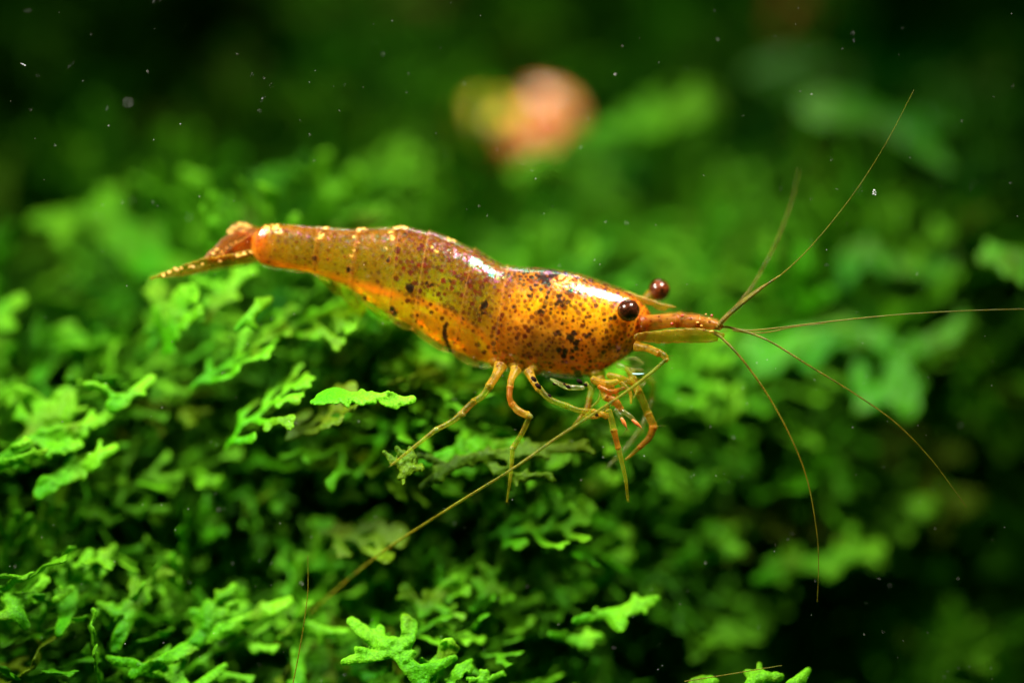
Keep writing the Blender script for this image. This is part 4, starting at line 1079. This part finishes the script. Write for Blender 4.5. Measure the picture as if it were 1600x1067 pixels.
# --- antennule stalks and scale
st = limb([([(1002, 506), (1030, 503), (1060, 500)], [19, 17, 15], [.35, .3, .25], LIMB_RED), ([(1058, 501), (1075, 502), (1092, 503)], [15, 15, 13.5], [.25, .2, .2], LIMB_RED), ([(1090, 504), (1108, 506), (1126, 510)], [13.5, 13, 8], [.2, .15, .1], LIMB_RED)], 'reddish jointed stalk that carries the thin antennules', 'antennule_stalk', 'stalk_segment')
st2 = limb([([(1015, 500), (1040, 496), (1066, 495)], [9, 9, 9], [.8, .8, .8], LIMB_RED), ([(1064, 495), (1090, 497), (1120, 504)], [8, 8, 6], [.8, .75, .7], LIMB_RED)], None, 'antennule_stalk', 'stalk_segment')
sc1 = blade('antenna_scale', [([(998, 527), (1040, 525), (1090, 522), (1128, 524)], [7, 9, 9, 4]), ([(1010, 531), (1060, 532), (1120, 531)], [4, 3.5, 3])], .12, -.25, 0, LIMB, .03, wd=.08)
sc2 = blade('antenna_scale', [([(1040, 515), (1090, 512), (1132, 516)], [10, 11, 5])], .7, 0, 0, CLEAR, .03, wd=.08)
hairs(sc1, [((1100 + i * 4, 532 + i * .1), (1108 + i * 4.5, 537 + i * .2), .1) for i in range(9)] + [((1045 + i * 7, 488), (1044 + i * 7, 481), .3) for i in range(6)], r=.35)
for (x, y, r) in ((1066, 494, 4), (1050, 506, 3.5), (1088, 508, 3), (1112, 493, 3), (1100, 515, 4), (1060, 503, 3)):
    V, F = uv_sphere(P(x, y, .17), r * .8 / PX, 12, 8); local_obj('red_spot', V, F, st, simple_mat('red_pigment', (.35, .03, .01), .2, .9, 20, .4))
for (x, y, r) in ((1090, 504, 3), (1096, 509, 2.6), (1108, 498, 2), (1112, 518, 4), (1103, 491, 2)):
    V, F = uv_sphere(P(x, y, .10), r * .75 / PX, 12, 8, (1.3, 1, .7)); local_obj('gold_spot', V, F, st, GOLD)
# --- near antenna: stout elbow then the long whip crossing in front
an = limb([([(994, 541), (1012, 544), (1030, 552)], [10, 8.5, 8], [.2, .08, 0], LIMB), ([(1029, 551), (1038, 556), (1041, 563)], [8, 7.5, 6], [0, -.02, -.04], LIMB)], 'near antenna base bent back like an elbow', 'antenna_base', 'elbow')
hairs(an, [((1042, 556), (1052, 556), 0), ((1041, 559), (1050, 562), 0), ((1020, 546), (1030, 541), 0)] , r=.5)

def whip(pts, rad, dep, n, lab, bead=.16, bead_n=None, mat=None):
    V, F = tube(pts, [q * .82 for q in rad], dep, n=n, ns=6, bead=bead, bead_n=bead_n or n / 4)
    o = local_obj('antenna', V, F, shrimp, mat or WHIP)
    o['label'] = lab
    return o
whip([(1040, 562), (1018, 582), (975, 615), (930, 645), (870, 684), (800, 733), (700, 795), (590, 868), (490, 952), (430, 1010)], [4.6, 4.2, 3.8, 3.6, 3.4, 3.3, 3.1, 2.9, 2.6, 2.2],
     [-.04, -.08, -.16, -.22, -.25, -.15, .2, .8, 1.4, 1.8], 600, 'long antenna sweeping back across the legs to the lower left, blurred', .05, 150, WHIP_OLIVE)
whip([(1118, 513), (1136, 492), (1165, 466), (1190, 448), (1222, 428), (1270, 382), (1330, 308), (1382, 228), (1428, 141)], [5, 4.4, 2.4, 1.8, 1.5, 1.1, .9, .8, .55], [.1, .05, 0, 0, 0, 0, .05, .1, .2], 420, 'tallest antennule rising to the upper right')
thick = whip([(1120, 512), (1138, 493), (1170, 466), (1196, 446), (1218, 431)], [4.6, 4.2, 4, 3.2, 2], [.06, .02, -.02, -.02, -.02], 150, 'thick bristly inner branch of the upper antennule', .12, 26)
hairs(thick, [((1146 + i * 4, 489 - i * 3.4), (1151 + i * 4, 492 - i * 3.4), -.02) for i in range(17)], r=.45)
whip([(1126, 508), (1150, 480), (1180, 440), (1212, 380), (1236, 318), (1248, 266)], [4, 3, 2.2, 1.8, 1.5, 1.0], [.5, .7, .9, 1.1, 1.3, 1.4], 260, 'shorter blurred antennule leaning up beside the tallest', .1)
whip([(1140, 512), (1165, 516), (1200, 514), (1300, 502), (1400, 492), (1500, 486), (1600, 483), (1700, 484)], [2.6, 2.2, 1.9, 1.6, 1.3, 1.1, 1.0, .8], [.15, .1, .05, 0, -.05, -.1, -.2, -.3], 520, 'level antennule running out of the right edge')
whip([(1145, 516), (1170, 520), (1200, 519), (1240, 511), (1290, 505)], [2.2, 1.9, 1.7, 1.3, .8], [.25, .2, .15, .1, .1], 120, 'short lower branch of the level antennule')
whip([(1126, 510), (1150, 514), (1200, 532), (1262, 570), (1340, 618), (1400, 661), (1452, 714), (1490, 764), (1511, 793)], [3, 2.6, 2.4, 2.1, 1.7, 1.5, 1.2, .9, .6], [.15, .1, .05, 0, 0, 0, .05, .1, .1], 480, 'antennule curving down to the right')
whip([(1116, 520), (1130, 530), (1160, 562), (1200, 618), (1236, 684), (1262, 752), (1276, 830), (1279, 880), (1277, 940)], [4, 3.2, 2.6, 2.4, 2.0, 1.7, 1.3, 1.0, .7], [.1, .05, 0, 0, 0, 0, .05, .1, .15], 480, 'antenna hanging down in a curve right of the legs')

# --- tail fan: uropods and telson, thin lens-shaped blades
def tailblade(strokes, d, a, b, mat, lab, golds=(), k=.02, thick=.014):
    t = blade('tail_blade', strokes, d, a, b, mat, thick, wd=.07, k=k, cell=.018)
    t['label'] = lab
    Vs, Fs, off = [], [], 0
    rj = np.random.default_rng(int(strokes[0][0][0][0] + len(golds)))
    for (x, y, r) in golds:
        for _ in range(6 if r > 2 else 1):
            jx, jy = rj.normal(0, r * .45, 2) if r > 2 else (0, 0)
            s_ = P(x + jx, y + jy * .6, d + a * -(y - strokes[0][0][0][1]) / PX + b * (x - strokes[0][0][0][0]) / PX - .03)
            V, F = uv_sphere(s_, r * rj.uniform(.25, .5) / PX if r > 2 else r * .7 / PX, 8, 6, (1.3, .3, .8))
            Vs.append(V); Fs += [tuple(i + off for i in f) for f in F]; off += len(V)
    if Vs: local_obj('gold_flecks', np.vstack(Vs), Fs, t, GOLD)['kind'] = 'stuff'
    return t
tailblade([([(408, 396), (370, 405), (330, 410), (290, 420), (236, 435)], [9, 8, 7, 6, 2]), ([(330, 414), (280, 426)], [6, 4])], .60, -.6, .13, LIMB, 'long near tail blade reaching left',
          [(372, 400, 5), (382, 397, 5), (392, 395, 4), (300, 417, 4), (316, 413, 3), (275, 422, 5), (264, 425, 4), (256, 429, 4), (344, 408, 3), (284, 419, 3)])
tailblade([([(405, 385), (375, 390), (345, 396), (324, 403)], [10, 13, 10, 2]), ([(395, 375), (372, 371), (352, 380), (330, 398)], [8, 9, 7, 2])], .75, .3, .1, TAILM, 'brown far tail blade',
          [(333, 396, 4), (338, 391, 4), (368, 378, 1.6), (361, 382, 1.5), (354, 387, 1.4), (346, 393, 1.4), (349, 398, 1.4), (341, 402, 1.4), (333, 405, 1.4)])
tailblade([([(402, 368), (385, 362), (368, 356)], [10, 10, 8])], .9, .4, 0, TAILM, 'short upper tail blade with a golden edge',
          [(388, 354, 5), (382, 352, 5), (375, 353, 6), (366, 357, 6), (358, 362, 6), (380, 360, 4), (378, 366, 3)], thick=.016)
tl = tailblade([([(406, 378), (385, 382), (350, 400), (325, 410)], [12, 9, 5, 2])], .6, -.2, 0, TAILM, 'narrow middle tail spike')
tailblade([([(406, 400), (370, 412), (320, 420), (262, 434)], [8, 6, 5, 2])], .7, -.3, .1, CLEAR, 'clear lower tail blade')
fr = []
for i in range(14): fr.append(((232 + i * 7, 437 - i * 1.0), (228 + i * 7, 443 - i * .9), .3))
hairs(tl, [((360 + i * 3.5, 352 - .3 * i), (357 + i * 3.4, 346 - .3 * i), .9) for i in range(9)] + fr, r=.35, name='tail_fringe')

# --- swimmerets: faint plates tucked under the abdomen
for (x, y, x2, y2, r) in ((500, 440, 528, 466, 11), (522, 452, 556, 486, 13), (566, 470, 604, 504, 14), (606, 486, 648, 522, 14), (652, 504, 690, 538, 16), (705, 528, 745, 566, 16)):
    o = blade('swimmeret', [([(x + 4, y - 8), ((x + x2) / 2 + 5, (y + y2) / 2 - 9), (x2, y2 - 9)], [r * .6, r * .8, r * .5])], .66, -.3, 0, LIMB if x > 610 else LIMB_PALE, .04, wd=.1, cell=.02)
# leg sockets
for (x, y) in ((777, 564), (808, 572), (836, 576), (932, 584)):
    V, F = uv_sphere(P(x, y, .5), .13, 18, 12, (1.1, 1.3, .8)); local_obj('leg_socket', V, F, shrimp, LIMB)

# ------------------------------------------------------------------ snail in the blurred background
def build_snail():
    c = P(812, 204, 10.8)
    t = thing('snail', c, 'cream and pink round-shelled snail far out of focus above the shrimp back', 'snail')
    m = simple_mat('snail_shell', (0.92, 0.30, 0.08), .25, .9, .9, .35, bump=.1, sss=.3)
    m2 = simple_mat('snail_shell_yellow', (0.92, 0.62, 0.03), .25, .9, .9, .4, bump=.1, sss=.3)
    mb = simple_mat('snail_foot', (0.50, 0.07, 0.01), .4, .5, 1.5, .5)
    s = (D + 10.8) / D / PX
    # coiled shell: whorls growing out of the spire
    V, F = [], []; n, ns = 90, 18
    for i in range(n):
        a = i / (n - 1) * 2 * math.pi * 2.3
        R = 8 + 34 * (i / (n - 1)) ** 1.3; rr = 6 + 38 * (i / (n - 1)) ** 1.2
        cc = np.array([math.cos(a) * R * .8, -14 + 30 * (1 - i / (n - 1)) * -.5, math.sin(a) * R * .55])
        for j in range(ns):
            b = 2 * math.pi * j / ns
            V.append(((cc[0] + math.cos(a) * math.cos(b) * rr * .9) * s + .42, (cc[1] + math.sin(b) * rr * .8) * s, (cc[2] + math.sin(a) * math.cos(b) * rr * .8) * s + .15))
    for i in range(n - 1):
        for j in range(ns):
            k = (j + 1) % ns
            F.append((i * ns + j, i * ns + k, (i + 1) * ns + k, (i + 1) * ns + j))
    F.append(tuple(range(ns))[::-1]); F.append(tuple((n - 1) * ns + j for j in range(ns)))
    link('shell', mesh('shell', V, F), t, m)
    V, F = uv_sphere(((764 - 815) * s, -.3, .02), 54 * s, 28, 18, (1.0, 1, .95)); link('shell_whorl', mesh('shell_whorl', V, F), t, m2)
    V, F = uv_sphere(((830 - 815) * s, -.7, -.50), 66 * s, 24, 14, (1.15, .8, .42)); link('foot', mesh('foot', V, F), t, mb)
    V, F = uv_sphere(((768 - 815) * s, .6, -1.3), 30 * s, 24, 14, (1.2, .8, .7)); link('head', mesh('head', V, F), t, mb)
build_snail()

# driftwood beyond, brown and grey, and a russet stone
def lump(name, px, py, d, rx, rz, mat, label, cat, seed):
    V, F = uv_sphere((0, 0, 0), 1, 40, 26)
    s = (D + d) / D / PX
    out = []
    for v in V:
        k = 1 + .35 * noise.noise(Vector(v) * 1.4 + Vector((seed, 0, 0))) + .12 * noise.noise(Vector(v) * 5 + Vector((seed, 3, 0)))
        out.append((v[0] * rx * s * k, v[1] * min(rx, rz) * s * k, v[2] * rz * s * k))
    o = link(name, mesh(name, out, F), None, mat)
    o.location = [float(q) for q in P(px, py, d)]
    tag(o, label, cat)
    return o
lump('driftwood', 560, 10, 17, 150, 45, simple_mat('driftwood_bark', (.22, .11, .03), .8, .2, 1.2, .6, bump=.5), 'brown blurred driftwood at the top edge left of centre', 'driftwood', 2)
lump('pebble', 368, 98, 13, 32, 26, simple_mat('grey_pebble', (.22, .26, .05), .7, .3, 1.2, .4), 'dim greyish blurred pebble below the driftwood', 'pebble', 5)
lump('stone', 1250, 25, 15, 42, 40, simple_mat('russet_stone', (.40, .10, .015), .7, .3, 1.5, .4), 'russet blurred stone at the top edge above the broad leaf', 'stone', 9)

# ------------------------------------------------------------------ threads and floating dust
def thread(pts, rad, dep, label):
    V, F = tube(pts, rad, dep, n=160, ns=5, bead=.2, bead_n=40)
    o = link('thread', mesh('thread', V, F), None, WHIP)
    return tag(o, label, 'thread')
thread([(481, 868), (481, 920), (476, 965), (467, 1020), (455, 1080)], [.5, .9, 1.1, 1.2, 1.3], [-.1, -.1, -.05, 0, 0], 'fine beaded thread rising upright from the bottom edge at lower left')
thread([(1070, 1064), (1120, 1056), (1180, 1046), (1222, 1039)], [1.1, 1.1, 1.0, .6], [0, 0, 0, 0], 'fine beaded thread slanting over the frond tips at the bottom edge')

V, F = [], []
def shard(V, F, c, r, rng):
    b = len(V)
    q = rng.normal(0, 1, (6, 3)) * .25
    base = np.array([(1, 0, 0), (-1, 0, 0), (0, 1, 0), (0, -1, 0), (0, 0, 1), (0, 0, -1)], float) + q
    for v in base: V.append(tuple(c + v * r))
    for f in ((0, 2, 4), (2, 1, 4), (1, 3, 4), (3, 0, 4), (2, 0, 5), (1, 2, 5), (3, 1, 5), (0, 3, 5)): F.append(tuple(b + i for i in f))
rg = np.random.default_rng(9)
for i in range(420):
    d = rg.uniform(-.8, .8) if rg.random() < .8 else rg.uniform(-2.0, 2.5)
    x, y = rg.uniform(-40, 1640), rg.uniform(-40, 1107)
    bd = bank(x, y)[0][0]
    if d > bd: d = rg.uniform(-2.0, min(bd, 1.0))
    shard(V, F, P(x, y, d), rg.uniform(.003, .0065) * (1.7 if rg.random() < .06 else 1), rg)
o = link('floating_dust', mesh('floating_dust', V, F, False), None, SPECK)
tag(o, 'fine pale dust specks drifting in the dark water all round', 'dust', None, 'stuff')
V, F = [], []
for dx, dy, r in ((0, -3, .022), (-1, 2, .018), (1.5, 4, .014), (2.5, 0, .012), (-2, -1, .012)): shard(V, F, P(1366 + dx, 301 + dy, 0), r, rg)
o = link('white_fleck', mesh('white_fleck', V, F, False), None, SEED)
tag(o, 'tiny cream fleck hanging in the water beside the tallest antennule', 'fleck')
V, F = [], []
for dx, dy, r in ((0, 0, .014), (3, 1.5, .011), (-3, -1, .009)): shard(V, F, P(36 + dx, 101 + dy, 0), r, rg)
o = link('white_fleck', mesh('white_fleck', V, F, False), None, SEED)
tag(o, 'tiny pale sliver floating in the upper left corner', 'fleck')
